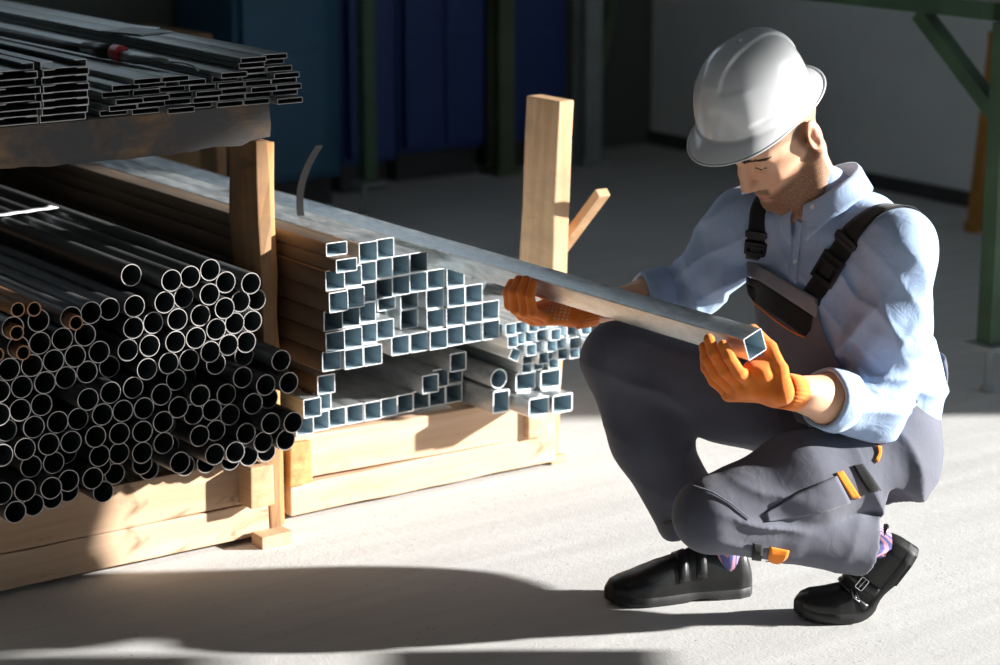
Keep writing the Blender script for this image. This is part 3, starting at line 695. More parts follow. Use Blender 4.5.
def drape(bvh, left, right, nu, nv, off, thick, smooth=3):
    """cloth panel lying on a surface between two measured border lines (same number of points each)"""
    def samp(L, t):
        s = t * (len(L) - 1); i = min(int(s), len(L) - 2); u = s - i
        return (L[i][0] * (1 - u) + L[i + 1][0] * u, L[i][1] * (1 - u) + L[i + 1][1] * u)
    G = []
    for j in range(nv + 1):
        a, b = samp(left, j / nv), samp(right, j / nv); row = []
        for i in range(nu + 1):
            t = i / nu; row.append(hit(bvh, a[0] * (1 - t) + b[0] * t, a[1] * (1 - t) + b[1] * t, True))
        if not any(row): row = [hit(bvh, a[0] * (1 - i / nu) + b[0] * i / nu, a[1] * (1 - i / nu) + b[1] * i / nu) for i in range(nu + 1)]
        G.append(row)
    # fill misses from the neighbours in the row
    for row in G:
        ok = [i for i, x in enumerate(row) if x]
        for i, x in enumerate(row):
            if x is None and ok:
                k = min(ok, key=lambda q: abs(q - i)); k2 = k + (1 if k > i else -1) * 1
                p, n = row[k]
                st = (row[k][0] - row[k2][0]) if 0 <= k2 < len(row) and row[k2] else Vector((0, 0, 0))
                row[i] = (p + st * .5 * abs(k - i) - n * .004 * abs(k - i), n)
    P = [[x[0] + x[1] * off for x in r] for r in G]
    for _ in range(smooth):
        Q = [[p.copy() for p in r] for r in P]
        for j in range(nv + 1):
            for i in range(nu + 1):
                nb = [P[jj][ii] for jj, ii in ((j - 1, i), (j + 1, i)) if 0 <= jj <= nv] if i in (0, nu) else [P[jj][ii] for jj, ii in ((j, i - 1), (j, i + 1)) if 0 <= ii <= nu] if j in (0, nv) else [P[j - 1][i], P[j + 1][i], P[j][i - 1], P[j][i + 1]]
                if len(nb) > 1: Q[j][i] = P[j][i] * .4 + sum(nb, Vector()) / len(nb) * .6
        # never sink below the cloth underneath
        for j in range(nv + 1):
            for i in range(nu + 1):
                q, n, k_, d = bvh.find_nearest(Q[j][i])
                s = (Q[j][i] - q).dot(n)
                if s < off * .8: Q[j][i] = Q[j][i] + n * (off * .8 - s)
        P = Q
    m = MB(); m.grid(P); return m, P
def finish(m, name, mat, parent, thick, smooth=True, sub=0):
    o = m.build(name, mat, parent, smooth=smooth, recalc=False)
    s = o.modifiers.new('thick', 'SOLIDIFY'); s.thickness = thick; s.offset = 0
    if sub: q = o.modifiers.new('sub', 'SUBSURF'); q.levels = q.render_levels = sub
    return o
def ribbon(bvh, pts, width, off, n=40, smooth=2):
    """strap following points, pulled onto the nearest cloth"""
    pts = [Vector(p) for p in pts]; L = [0]
    for a, b in zip(pts, pts[1:]): L.append(L[-1] + (b - a).length)
    def at(t):
        s = t * L[-1]
        for i in range(len(pts) - 1):
            if s <= L[i + 1] + 1e-9: return pts[i].lerp(pts[i + 1], (s - L[i]) / max(1e-9, L[i + 1] - L[i]))
    C = [at(i / n) for i in range(n + 1)]
    for _ in range(smooth + 1):
        D = []
        for c in C:
            q, nn, i, d = bvh.find_nearest(c); D.append((q + nn * off, nn))
        C = [p for p, _n in D]
        C = [C[0]] + [(C[i - 1] + C[i] * 2 + C[i + 1]) / 4 for i in range(1, n)] + [C[-1]]
    rows = []; Ns = []
    for i, c in enumerate(C):
        q, nn, k, d = bvh.find_nearest(c)
        if (c - q).dot(nn) < off * .7: c = q + nn * off
        Ns.append(nn.copy()); C[i] = c
    for _ in range(4): Ns = [Ns[0]] + [((Ns[i - 1] + Ns[i] * 2 + Ns[i + 1]) / 4).normalized() for i in range(1, n)] + [Ns[-1]]
    for i, c in enumerate(C):
        t = (C[min(i + 1, n)] - C[max(i - 1, 0)]).normalized(); s = t.cross(Ns[i]).normalized()
        row = []
        for w in (-.5, -.25, 0, .25, .5):
            p = c + s * width * w; q, nn, k, d = bvh.find_nearest(p)
            e = (p - q).dot(nn)
            if e < off * .6: p = p + nn * (off * .6 - e)
            row.append(p)
        rows.append(row)
    m = MB(); m.grid(rows); return m, C, Ns
# ------------------------------------------------------------------ the man
plain('dummy', (.5, .5, .5))
def fabric(name, col, rough=.85, weave=900, fold=.35, amt=.1, sheen=.15):
    m, t, b = nt(name); v = coords(t)
    n1 = noise(t, v, 9, 4, .6)
    t.links.new(ramp(t, n1, [(.3, [c * (1 - amt) for c in col]), (.7, [min(1, c * (1 + amt)) for c in col])]), b.inputs['Base Color'])
    b.inputs['Roughness'].default_value = rough; b.inputs['Specular IOR Level'].default_value = .2; b.inputs['Sheen Weight'].default_value = sheen
    w = noise(t, v, weave, 2, .7); p = bump(t, b, w, .12, .001)
    n2 = noise(t, v, 22, 5, .55, .8); bump(t, b, n2, fold, .006, p); return m
fabric('shirt_blue', (.35, .47, .68), fold=.6); fabric('shirt_inner', (.42, .42, .46))
fabric('overall_grey', (.122, .127, .160), fold=.28); fabric('bib_band_grey', (.21, .215, .25)); fabric('pocket_black', (.014, .014, .015))
fabric('orange_trim', (.80, .22, .015), fold=.15); fabric('webbing_black', (.012, .012, .013), weave=500, fold=.05)
def knit():
    m, t, b = nt('orange_knit'); v = coords(t)
    n = noise(t, v, 30, 4)
    t.links.new(ramp(t, n, [(.3, (.86, .185, .012)), (.7, (.95, .26, .025))]), b.inputs['Base Color'])
    b.inputs['Roughness'].default_value = .9; b.inputs['Sheen Weight'].default_value = .3
    w = N(t, 'ShaderNodeTexWave'); w.inputs['Scale'].default_value = 170; w.inputs['Distortion'].default_value = 1.5; t.links.new(v, w.inputs['Vector'])
    p = bump(t, b, w.outputs['Fac'], .35, .0015); bump(t, b, noise(t, v, 500, 2), .3, .001, p); return m
knit()
def skin():
    m, t, b = nt('skin'); v = coords(t)
    n = noise(t, v, 26, 5, .6)
    c = ramp(t, n, [(.3, (.74, .405, .25)), (.7, (.83, .50, .335))])
    def attr(nm): a = t.nodes.new('ShaderNodeAttribute'); a.attribute_name = nm; return a.outputs['Fac']
    c = mixc(t, attr('flush'), c, (.60, .24, .16))
    c = mixc(t, attr('lip'), c, (.56, .23, .17))
    hs = noise(t, v, 620, 2, .8)
    hm = ramp(t, hs, [(.34, (.50, .50, .50)), (.58, (1, 1, 1))])
    bm = mixc(t, 1.0, attr('beard'), hm, 'MULTIPLY'); c = mixc(t, bm, c, (.17, .085, .042))
    hm2 = mixc(t, 1.0, attr('crop'), hm, 'MULTIPLY'); c = mixc(t, hm2, c, (.16, .115, .085))
    t.links.new(c, b.inputs['Base Color']); b.inputs['Roughness'].default_value = .5; b.inputs['Specular IOR Level'].default_value = .35
    b.inputs['Subsurface Weight'].default_value = .12; b.inputs['Subsurface Radius'].default_value = (.012, .005, .003); b.inputs['Subsurface Scale'].default_value = 1
    p = bump(t, b, noise(t, v, 330, 3), .08, .001); bump(t, b, hs, .1, .001, p)
skin()
plain('leather_black', (.012, .012, .012), .32, nscale=30, bstr=.1, bscale=120)
plain('sole_black', (.022, .022, .023), .55, nscale=40, namt=.3)
plain('helmet_shell', (.60, .61, .625), .24, coat=.4, nscale=3, namt=.015)
plain('hair_dark', (.05, .03, .018), .7); plain('brow_hair', (.055, .030, .016), .8)
def socks():
    m, t, b = nt('striped_sock'); v = coords(t)
    w = N(t, 'ShaderNodeTexWave'); w.inputs['Scale'].default_value = 48; w.bands_direction = 'Y'; t.links.new(v, w.inputs['Vector'])
    t.links.new(ramp(t, w.outputs['Fac'], [(.42, (.12, .13, .34)), (.58, (.62, .30, .42))]), b.inputs['Base Color']); b.inputs['Roughness'].default_value = .9
socks()
MAN = empty('person', (.70, 4.42, 0))
tag(MAN, 'crouching man in white hard hat and orange gloves, inspecting the long steel tube', 'person')
def kid(name, me, parent=None):
    """part given in hall coordinates"""
    o = link(name, me, parent or MAN)
    o.matrix_parent_inverse = Matrix.Identity(4)
    if parent is None: me.transform(Matrix.Translation(-MAN.location))
    else: me.transform(Matrix.Translation(-MAN.location))
    return o
ML = np.array(MAN.location)
def kidm(m, name, mat, parent=None, thick=None, **kw):
    o = kid(name, m.mesh(name, mat, **kw), parent)
    if thick: s = o.modifiers.new('thick', 'SOLIDIFY'); s.thickness = thick; s.offset = 0
    return o

# joints -----------------------------------------------------------
CF = nrm((-.755, -.655, 0)); CL = V3(-CF[1], CF[0], 0) * 1.0; CL = nrm((.655, -.755, 0)); UP = V3(0, 0, 1)
PF = nrm((-.93, -.36, 0)); PL = nrm((.36, -.93, 0))
shL, shR = V3(.785, 4.345, .765), V3(.508, 4.605, .765)
elL, wrL = V3(.735, 4.325, .445), V3(.552, 4.165, .520)
elR, wrR = V3(.425, 4.755, .592), V3(.178, 4.685, .556)
PC = V3(.765, 4.475, .335); hipL, hipR = V3(.785, 4.385, .315), V3(.720, 4.560, .325)
knL, anL = V3(.416, 4.225, .252), V3(.780, 4.335, .155)
knR, anR = V3(.243, 4.500, .498), V3(.430, 4.452, .110)
CH = V3(.672, 4.478, .640); NB = V3(.662, 4.480, .815)

# head (built in its own frame: x forward, y to his left, z up) -------------
yaw, pit, rol = -2.60, .785, -.17
F_ = V3(math.cos(yaw) * math.cos(pit), math.sin(yaw) * math.cos(pit), -math.sin(pit)); L_ = V3(-math.sin(yaw), math.cos(yaw), 0); U_ = np.cross(F_, L_)
L2 = L_ * math.cos(rol) + U_ * math.sin(rol); U2 = -L_ * math.sin(rol) + U_ * math.cos(rol)
HR = np.stack([F_, L2, U2]); HC = V3(.556, 4.46, .9795); HS = 1.10
def h2w(p): return HC + HS * (np.asarray(p, float) @ HR)
def w2h(p): return ((np.asarray(p, float) - HC) / HS) @ HR.T
hd = Field()
hd.ell((-.006, 0, .040), (.090, .0735, .080), k=.01)
hd.ell((.030, 0, -.022), (.068, .060, .085), k=.03)
hd.ell((.047, 0, .045), (.046, .062, .045), k=.03)
for s in (1, -1):
    hd.cap((-.004, s * .053, -.045), (.070, s * .022, -.096), .019, .019, k=.03)
    hd.cap((.010, s * .058, -.008), (.066, s * .042, -.008), .014, .017, k=.022)
    hd.cap((.088, s * .010, .037), (.070, s * .046, .036), .0105, .010, k=.016)
hd.ell((.090, 0, -.103), (.020, .027, .019), k=.020)
hd.ell((.082, 0, -.058), (.022, .032, .030), k=.022)
for s in (1, -1): hd.ell((.097, s * .033, .018), (.016, .021, .012), k=.014, mode=1)
hd.path([(.091, 0, .026), (.104, 0, .004), (.118, 0, -.024)], [.0075, .0085, .0105], k=.012)
for s in (1, -1):
    hd.ell((.104, s * .0115, -.030), (.0125, .0080, .0082), k=.010)
    hd.ell((.110, s * .0068, -.0415), (.006, .0036, .004), k=.004, mode=1)
    hd.ell((.0765, s * .0325, .0165), (.0145, .0165, .0140), k=.006)
    hd.cap((.089, s * .021, .0105), (.083, s * .046, .0125), .0012, .0010, k=.0035, mode=1)
hd.cap((.086, .021, -.0655), (.0970, 0, -.0630), .0062, .0070, k=.009); hd.cap((.086, -.021, -.0655), (.0970, 0, -.0630), .0062, .0070, k=.009)
hd.cap((.087, .017, -.0715), (.0952, 0, -.0740), .0064, .0080, k=.008); hd.cap((.087, -.017, -.0715), (.0952, 0, -.0740), .0064, .0080, k=.008)
for s in (1, -1): hd.cap((.0905, s * .024, -.0680), (.1050, 0, -.0685), .0017, .0017, k=.003, mode=1)
# philtrum to nose, fold by the mouth
for s in (1, -1):
    q = nrm((-.28, s * .95, 0)); ER = np.stack([nrm((.95, s * .28, .18)), q, np.cross(nrm((.95, s * .28, .18)), q)])
    hd.ell((-.012, s * .083, .002), (.0205, .0085, .034), ER, k=.006)
    hd.ell((-.006, s * .0925, .004), (.0125, .0085, .023), ER, k=.004, mode=1)
    hd.ell((-.014, s * .0835, .003), (.0075, .0075, .018), ER, k=.005)
    hd.ell((.0045, s * .081, -.004), (.0045, .0055, .0075), k=.004)
    hd.ell((-.003, s * .082, -.030), (.010, .006, .009), k=.007)
    hd.ell((-.004, s * .0905, -.006), (.0065, .0050, .009), k=.004, mode=1)
# neck down into the collar
nb = w2h(NB + V3(.01, .004, -.06)); n0 = V3(-.012, 0, -.035)
hd.cap(n0, nb, .047, .060, k=.03)
for s in (1, -1):
    hd.cap((-.012, s * .058, -.040), w2h(NB + CF * .045 - V3(0, 0, .04) + CL * .02 * s), .014, .012, k=.025)
hd.cap(V3(.045, 0, -.085), w2h(NB + CF * .04 - V3(0, 0, .03)), .020, .022, k=.03)
hv, hf = hd.skin(.0021, pad=.012); hv = relax(hv, hf, 1, .5)
x, y, z = hv[:, 0], hv[:, 1], hv[:, 2]; ay = np.abs(y)
sm = lambda a, b, t: (lambda q: q * q * (3 - 2 * q))(np.clip((t - a) / (b - a), 0, 1))
lipm = np.maximum(sm(.0090, .0066, np.hypot((z + .0630) * 1.25, ay * .34)), sm(.0095, .0070, np.hypot((z + .0740) * 1.15, ay * .40))) * sm(.086, .090, x)
jaw = -.040 - .30 * np.clip(x - .045, 0, 1) + .9 * np.clip(.045 - x, 0, .06)
beard = sm(.006, -.012, z - jaw) * sm(-.012, .004, x) * sm(-.125, -.112, z - .35 * np.clip(.06 - x, 0, .2) * 0)
must = sm(.088, .094, x) * sm(-.040, -.046, z) * sm(.030, .022, ay)
beard = np.clip(np.maximum(beard, must) * (1 - lipm) * sm(.118, .112, x), 0, 1) * (1 - .75 * sm(-.118, -.14, z))
side = sm(.022, .010, x) * sm(-.010, .002, x) * sm(.055, .062, ay) * sm(-.04, -.02, z) * .8
crop = sm(.018, .034, z - .55 * np.clip(x - .02, 0, 1) + .35 * np.clip(-x - .02, 0, .06)) * sm(.076, .060, x) * sm(.0855, .0805, ay)
crop = np.maximum(crop, sm(-.012, -.03, x) * sm(-.060, -.035, z) * sm(.079, .074, ay)) * .75
beard = np.maximum(beard, side)
flush = .55 * sm(.078, .086, ay) * sm(.02, 0, x) + .30 * sm(.024, .0, np.hypot(x - .112, np.hypot(y, z + .024))) + .22 * sm(.03, .005, np.hypot(x - .066, np.hypot(ay - .046, z + .016)))
hw = h2w(hv)
# the rest of the body, under the clothes: joined into the same mesh
bd = Field()
bd.ell(CH - CF * .02, (.12, .07, .14), np.stack([CL, CF, UP]), k=.05); bd.cap(CH - CF * .02, PC, .075, .10, k=.04)
for a, b in ((shL, NB), (shR, NB)): bd.cap(a, b - V3(0, 0, .03), .036, .036, k=.03)
bd.path([shL, elL], [.040, .038], k=.02); bd.path([shR, elR], [.040, .038], k=.02)
bd.path([elL, elL * .55 + wrL * .45, wrL], [.044, .051, .0300], k=.02)
bd.path([elR, elR * .6 + wrR * .4, wrR], [.040, .043, .0285], k=.02)
for h_, k_, a_ in ((hipL, knL, anL), (hipR, knR, anR)):
    bd.path([h_, k_, k_ * .18 + a_ * .82], [.060, .045, .030], k=.03)
bv, bf = bd.skin(.005)
bv = relax(bv, bf, 1)
nh = len(hw); allv = np.concatenate([hw, bv]); allf = np.concatenate([hf, bf + nh]); zb = np.zeros(len(bv))
BODY = kid('body', to_mesh('body', allv, allf, 'skin', 0, dict(lip=np.r_[lipm, zb], beard=np.r_[beard, zb], crop=np.r_[crop, zb], flush=np.r_[flush, zb])))
# lashes and brows
headbvh = BVHTree.FromPolygons([Vector(p) for p in hw], [tuple(q) for q in hf])
def on_head(p, off):
    q, n, i, d = headbvh.find_nearest(Vector(h2w(p))); return q + n * off
for s in (1, -1):
    m = MB(); P = [on_head((.0905 - .00012 * k * k, s * (.0205 + .0031 * k), .0088 + .0003 * k), .0005) for k in range(9)]
    m.tube(P, [.0008, .0013, .0016, .0018, .0018, .0018, .0017, .0014, .0008], 6)
    d = Vector(F_ * .75 - U2 * .6)
    for k in range(9): m.tube([P[k], P[k] + d * .0016 + Vector(L2) * s * .0003 * (k - 2), P[k] + d * .0027 + Vector(U2) * .0004 + Vector(L2) * s * .0006 * (k - 2)], [.0006, .0004, .0002], 4)
    kidm(m, 'eyelash', 'hair_dark', BODY, smooth=True)
    m = MB()
    for k in range(46):
        t = k / 45; a = rnd.uniform(-.0035, .0035) * (1 - .5 * t)
        base = (.098 - .026 * t * t, s * (.012 + .040 * t), .0365 + .006 * math.sin(t * 2.6) - .004 * t + a)
        p = on_head(base, .0004); q = on_head((base[0] - .004 * t - .0005, base[1] + s * .0065, base[2] + .0028 * (1 - 1.3 * t)), .0014)
        m.tube([p, p.lerp(q, .5) + Vector(F_) * .0004, q], [.0009, .0008, .0003], 4)
    kidm(m, 'eyebrow', 'brow_hair', BODY, smooth=True)

# hard hat ----------------------------------------------------------
HT = Matrix.Rotation(math.radians(HAT_TILT), 3, 'Y') @ Matrix.Rotation(math.radians(HAT_YAW), 3, 'Z')
def hat(p): q = HT @ (Vector(p) * HAT_S); return Vector(h2w((q.x + HAT_X, q.y, q.z + HAT_Z)))
NA, NE = 180, 56
def crown(a, e):
    """a: angle round (0 front), e: 0 rim .. 1 top"""
    ca, sa = math.cos(a), math.sin(a); th = e * math.pi / 2
    c = math.cos(th) ** .72; h = math.sin(th) ** .92
    rx = .139 if ca > 0 else .136; x = rx * c * ca; y = .1066 * c * sa; z = .1514 * h
    # raised rib over the crown, broad and flat, starting above the front panel
    w = 1 / (1 + math.exp((abs(y) - .026) / .0011)); st = 1 / (1 + math.exp(-(e - (.44 if ca > 0 else .25)) / .02))
    up = .0062 * w * st
    # shoulder step at the front panel
    fp = (1 / (1 + math.exp(-(ca - .60) / .06))) * (1 / (1 + math.exp((e - .43) / .012)))
    up += .0030 * fp
    n = Vector((x / rx ** 2, y / .1066 ** 2, z / .1514 ** 2)).normalized()
    return Vector((x, y, z)) + n * up
def brim(a, t):
    """t 0 at the shell .. 1 at the edge"""
    ca, sa = math.cos(a), math.sin(a); pk = max(0, ca) ** 1.5
    out = .006 + .033 * pk + .033 * max(0, -ca) ** 2
    b = crown(a, 0); d = Vector((ca * 1.0, sa * (1 - .45 * pk), 0)).normalized()
    drop = -.020 * t - .014 * pk * t * t + (.008 * max(0, -ca) ** 2) * t
    return b + d * (out * (t ** .9)) + Vector((0, 0, drop))
rows = []
for j in range(7): rows.append([hat(brim(2 * math.pi * k / NA, 1 - j / 7)) for k in range(NA)])
# grooved line above the brim
for j in range(NE + 1):
    e = j / NE; row = []
    for k in range(NA):
        a = 2 * math.pi * k / NA; p = crown(a, min(.9995, e))
        g = math.exp(-((e - .085) / .018) ** 2) * (1 / (1 + math.exp((abs(math.cos(a) + .05) - .68) / .05)))
        d = Vector((p.x, p.y, 0)).normalized(); row.append(hat(p - d * .0062 * g))
    rows.append(row)
m = MB(); m.grid(rows, closed=True)
HAT = kidm(m, 'hard_hat', 'helmet_shell', smooth=True)
s_ = HAT.modifiers.new('thick', 'SOLIDIFY'); s_.thickness = .0032; s_.offset = -1
HAT['label'] = 'glossy white hard hat'
m = MB(); m.tube([hat(brim(2 * math.pi * k / NA, 1.0)) for k in range(NA + 1)],   .0022, 8, cap=False)
kidm(m, 'brim_edge', 'helmet_shell', HAT, smooth=True)
m = MB(); rows = []
for k in range(40):
    a = 2 * math.pi * k / 40; rows.append([hat((.104 * math.cos(a), .087 * math.sin(a), z_)) for z_ in (.002, -.022)])
rows.append(rows[0]); m.grid(rows); kidm(m, 'suspension_band', 'plastic_black', HAT, thick=.002, smooth=True)
m = MB(); m.tube([hat((-.103, 0, -.012)), hat((-.120, 0, -.012))], .014, 14); kidm(m, 'ratchet_knob', 'plastic_black', HAT, smooth=True, angle=.6)

# shirt -------------------------------------------------------------
sh = Field()
R3 = np.stack([CL, CF, UP])
sh.ell(CH + V3(.012, .01, .0), (.172, .118, .200), R3, k=.05)
sh.ell(CH + V3(.070, .045, .055), (.135, .085, .150), R3, k=.06)
sh.cap(CH - UP * .06, PC + UP * .06, .128, .140, k=.06)
sh.ell(V3(.800, 4.49, .475), (.125, .09, .110), R3, k=.06)
sh.cap(shL, NB + CL * .03 - UP * .02, .068, .056, k=.05); sh.cap(shR, NB - CL * .03 - UP * .02, .066, .056, k=.05)
sh.cap(NB - UP * .03, NB + (h2w((-.02, 0, -.06)) - NB) * .22, .070, .066, k=.03)
mL = shL * .5 + elL * .5 + V3(.018, -.004, 0)
sh.path([shL, mL, elL + V3(.014, .004, -.006)], [.074, .071, .061], k=.035)
cuL = elL * .50 + wrL * .50; sh.path([elL + V3(.014, .004, -.006), cuL], [.061, .056], k=.035)
mR = shR * .45 + elR * .55
sh.path([shR, mR, elR], [.070, .066, .062], k=.035)
cuR = elR * .58 + wrR * .42; sh.path([elR, cuR], [.062, .055], k=.03)
dL = nrm(wrL - elL); dR = nrm(wrR - elR)
sh.post.append(lambda P, D: np.maximum(D, np.where((P[0] - cuL[0]) ** 2 + (P[1] - cuL[1]) ** 2 + (P[2] - cuL[2]) ** 2 < .012, (P[0] - cuL[0]) * dL[0] + (P[1] - cuL[1]) * dL[1] + (P[2] - cuL[2]) * dL[2], -1)))
sh.post.append(lambda P, D: np.maximum(D, np.where((P[0] - cuR[0]) ** 2 + (P[1] - cuR[1]) ** 2 + (P[2] - cuR[2]) ** 2 < .012, (P[0] - cuR[0]) * dR[0] + (P[1] - cuR[1]) * dR[1] + (P[2] - cuR[2]) * dR[2], -1)))
# creases: arm pits, elbows, waist, chest
sh.warp(folds(shL + V3(-.080, -.03, -.08), .10, (.80, .1, .6), 105, .0120, 1))
sh.warp(folds(elL + V3(-.01, -.03, .03), .10, (.30, 0, .95), 95, .0125, 2))
sh.warp(folds(mL + V3(-.02, -.03, .03), .15, (.75, .2, .55), 62, .0075, 3))
sh.warp(folds(mR + V3(-.01, -.04, .02), .14, (-.55, .2, .80), 85, .0130, 4))
sh.warp(folds(elR + V3(-.02, -.04, .0), .11, (.92, 0, .25), 90, .0100, 5))
sh.warp(folds(V3(.84, 4.42, .47), .15, (.25, 0, 1), 70, .0100, 6))
sh.warp(folds(CH + CF * .11 + UP * .04, .16, (.85, -.3, .35), 70, .0075, 7))
sh.warp(folds(CH + CF * .06 + CL * .12 - UP * .06, .12, (.8, -.2, -.5), 75, .0090, 8))
sh.warp(lambda P: -.0020 * hashn(P, 42, 9))
sv, sf = sh.skin(.0044, pad=.02)
sv = relax(sv, sf, 1, .5)
SHIRT = kid('shirt', to_mesh('shirt', sv, sf, 'shirt_blue', 0)); SHIRT['label'] = 'light blue shirt with rolled sleeves'
shb = BVHTree.FromPolygons([Vector(p) for p in sv], [tuple(q) for q in sf])
# rolled cuffs
def cuff(c, d, r, name, seed):
    d = nrm(d); x_ = nrm(np.cross(d, UP)); y_ = np.cross(d, x_); rr = random.Random(seed); ph = [rr.uniform(0, 6) for _ in range(4)]
    prof = [(-.030, 1.00), (-.026, 1.10), (.000, 1.13), (.024, 1.11), (.030, 1.05), (.028, .98), (.0, .93)]
    rows = []
    for t, q in prof:
        row = []
        for k in range(36):
            a = 2 * math.pi * k / 36; w = 1 + .035 * math.sin(2 * a + ph[0] + t * 30) + .025 * math.sin(5 * a + ph[1] - t * 60)
            row.append(Vector(c + d * (t + .005 * math.sin(a + ph[2])) + (x_ * math.cos(a) + y_ * math.sin(a)) * r * q * w))
        rows.append(row)
    m = MB(); m.grid(rows, closed=True); o = kidm(m, 'cuff', 'shirt_blue', SHIRT, thick=.003, smooth=True)
    return o
cuff(cuL - dL * .012, dL, .056, 'cuff', 1); cuff(cuR - dR * .012, dR, .054, 'cuff', 2)
# collar: stand and fold
Ct = NB + (h2w((-.03, 0, -.06)) - NB) * .12; na = nrm(h2w((-.03, 0, -.05)) - NB + V3(.02, .015, .02)); xa = nrm(CF - na * np.dot(CF, na)); ya = np.cross(na, xa)
rows = []; NC = 56
for j, (hgt, rad) in enumerate(((-.020, .074), (.008, .071), (.024, .0725), (.034, .0755), (.036, .080), (.029, .084), (.012, .089), (-.004, .0945), (-.014, .098))):
    row = []
    for k in range(NC + 1):
        t = k / NC; a = (.055 + (1 - .11) * t) * 2 * math.pi if j < 4 else (.030 + (1 - .06) * t) * 2 * math.pi
        fr = math.cos(a) ; front = max(0, fr)
        hh = hgt - .034 * max(0, fr) ** 1.3 + .030 * max(0, -fr)
        rr_ = rad * (1 + .03 * max(0, -fr)) + (.006 * front ** 4 if j > 5 else 0)
        ext = (.022 * math.exp(-((min(t, 1 - t)) / .06) ** 2) if j >= 7 else 0)
        p = Ct + na * (hh - ext) + (xa * math.cos(a) + ya * math.sin(a)) * rr_
        q, n, i_, d_ = shb.find_nearest(Vector(p)); p = Vector(p)
        if j >= 5 and (p - q).dot(n) < .003: p = q + n * .004
        row.append(p)
    rows.append(row)
m = MB(); m.grid(rows); COLLAR = kidm(m, 'collar', 'shirt_blue', SHIRT, thick=.0026, smooth=True)
def disc_on(p, n, r, t, name, mat, parent):
    m = MB(); p = Vector(p); n = Vector(n); m.tube([p, p + n * t * .6, p + n * t], [r, r, r * .8], 14); return kidm(m, name, mat, parent, smooth=True, angle=.6)
colb = BVHTree.FromPolygons([p for r in rows for p in r], [(r * (NC + 1) + k, r * (NC + 1) + k + 1, (r + 1) * (NC + 1) + k + 1, (r + 1) * (NC + 1) + k) for r in range(8) for k in range(NC)])
for px_, py_ in ((800.5, 203), (813, 207)):
    h_ = hit(colb, px_, py_) or hit(shb, px_, py_)
    if h_:
        n_ = h_[1] if h_[1].dot(-sight(px_, py_)) > 0 else -h_[1]
        disc_on(h_[0] + n_ * .0012, n_, .0052, .0022, 'button', 'paper', SHIRT)
m, P = drape(shb, [(796, 218), (793, 245), (791, 268), (789, 292)], [(803, 222), (800, 248), (798, 272), (796, 296)], 4, 20, .0022, 0)
kidm(m, 'placket', 'shirt_blue', SHIRT, thick=.002, smooth=True, recalc=False)
for px_, py_ in ((796, 262),):
    h_ = hit(shb, px_, py_); disc_on(h_[0] + h_[1] * .0030, h_[1], .0050, .002, 'button', 'paper', SHIRT)
# overalls ----------------------------------------------------------
tr = Field()
RP = np.stack([PL, PF, UP])
tr.ell(PC + V3(.005, .005, -.005), (.168, .140, .125), RP, k=.05)
tr.cap(PC + UP * .06, PC + UP * .105, .136, .138, k=.03)
mTL = hipL * .5 + knL * .5 + V3(0, -.004, .012)
tr.path([hipL, mTL, knL], [.104, .092, .075], k=.045)
hemL = anL + (knL - anL) * .12
mSL = knL * .52 + hemL * .48 + V3(.0, .0, -.006)
tr.cap(knL, mSL, .072, .066, k=.016); tr.cap(mSL, hemL + (hemL - knL) * .06, .066, .076, k=.008)
mTR = hipR * .48 + knR * .52 + V3(0, 0, .0)
tr.path([hipR, mTR, knR], [.104, .092, .072], k=.045)
hemR = anR + (knR - anR) * .15
mSR = knR * .5 + hemR * .5 + V3(-.014, 0, .0)
tr.path([knR, mSR, hemR + (hemR - knR) * .06], [.071, .077, .072], k=.03)
for hm, kn in ((hemL, knL), (hemR, knR)):
    d_ = nrm(hm - kn)
    tr.post.append(lambda P, D, hm=hm, d_=d_: np.maximum(D, np.where((P[0] - hm[0]) ** 2 + (P[1] - hm[1]) ** 2 + (P[2] - hm[2]) ** 2 < .018, (P[0] - hm[0]) * d_[0] + (P[1] - hm[1]) * d_[1] + (P[2] - hm[2]) * d_[2], -1)))
# creases behind the knees, at the hip and at the shins
tr.warp(folds(V3(.53, 4.19, .245), .075, (.35, 0, .94), 100, .0125, 11))
tr.warp(folds(V3(.76, 4.34, .26), .11, (.85, 0, .5), 62, .0210, 12))
tr.warp(folds(V3(.86, 4.44, .30), .10, (.7, 0, .7), 60, .0220, 13))
tr.warp(folds(mTL, .13, (.9, .3, .25), 34, .0055, 14))
tr.warp(folds(knR + V3(.06, -.05, -.05), .10, (.45, .1, .88), 62, .0160, 15))
tr.warp(folds(hemR + V3(0, 0, .05), .09, (.2, 0, 1), 55, .0085, 16))
tr.warp(folds(hemL + V3(-.06, 0, 0), .09, (1, 0, -.3), 60, .0090, 17))
tr.warp(folds(mTR + V3(.05, -.06, 0), .13, (.8, 0, .5), 44, .0100, 18))
tr.warp(lambda P: -.0016 * hashn(P, 34, 19))
tv, tf = tr.skin(.0044, pad=.02)
tv = relax(tv, tf, 2, .5)
OV = kid('overalls', to_mesh('overalls', tv, tf, 'overall_grey', 0)); OV['label'] = 'dark grey bib overalls with orange trim'
trb = BVHTree.FromPolygons([Vector(p) for p in tv], [tuple(q) for q in tf])
off_ = len(sv)
allb = BVHTree.FromPolygons([Vector(p) for p in sv] + [Vector(p) for p in tv], [tuple(q) for q in sf] + [tuple(q + off_) for q in tf])
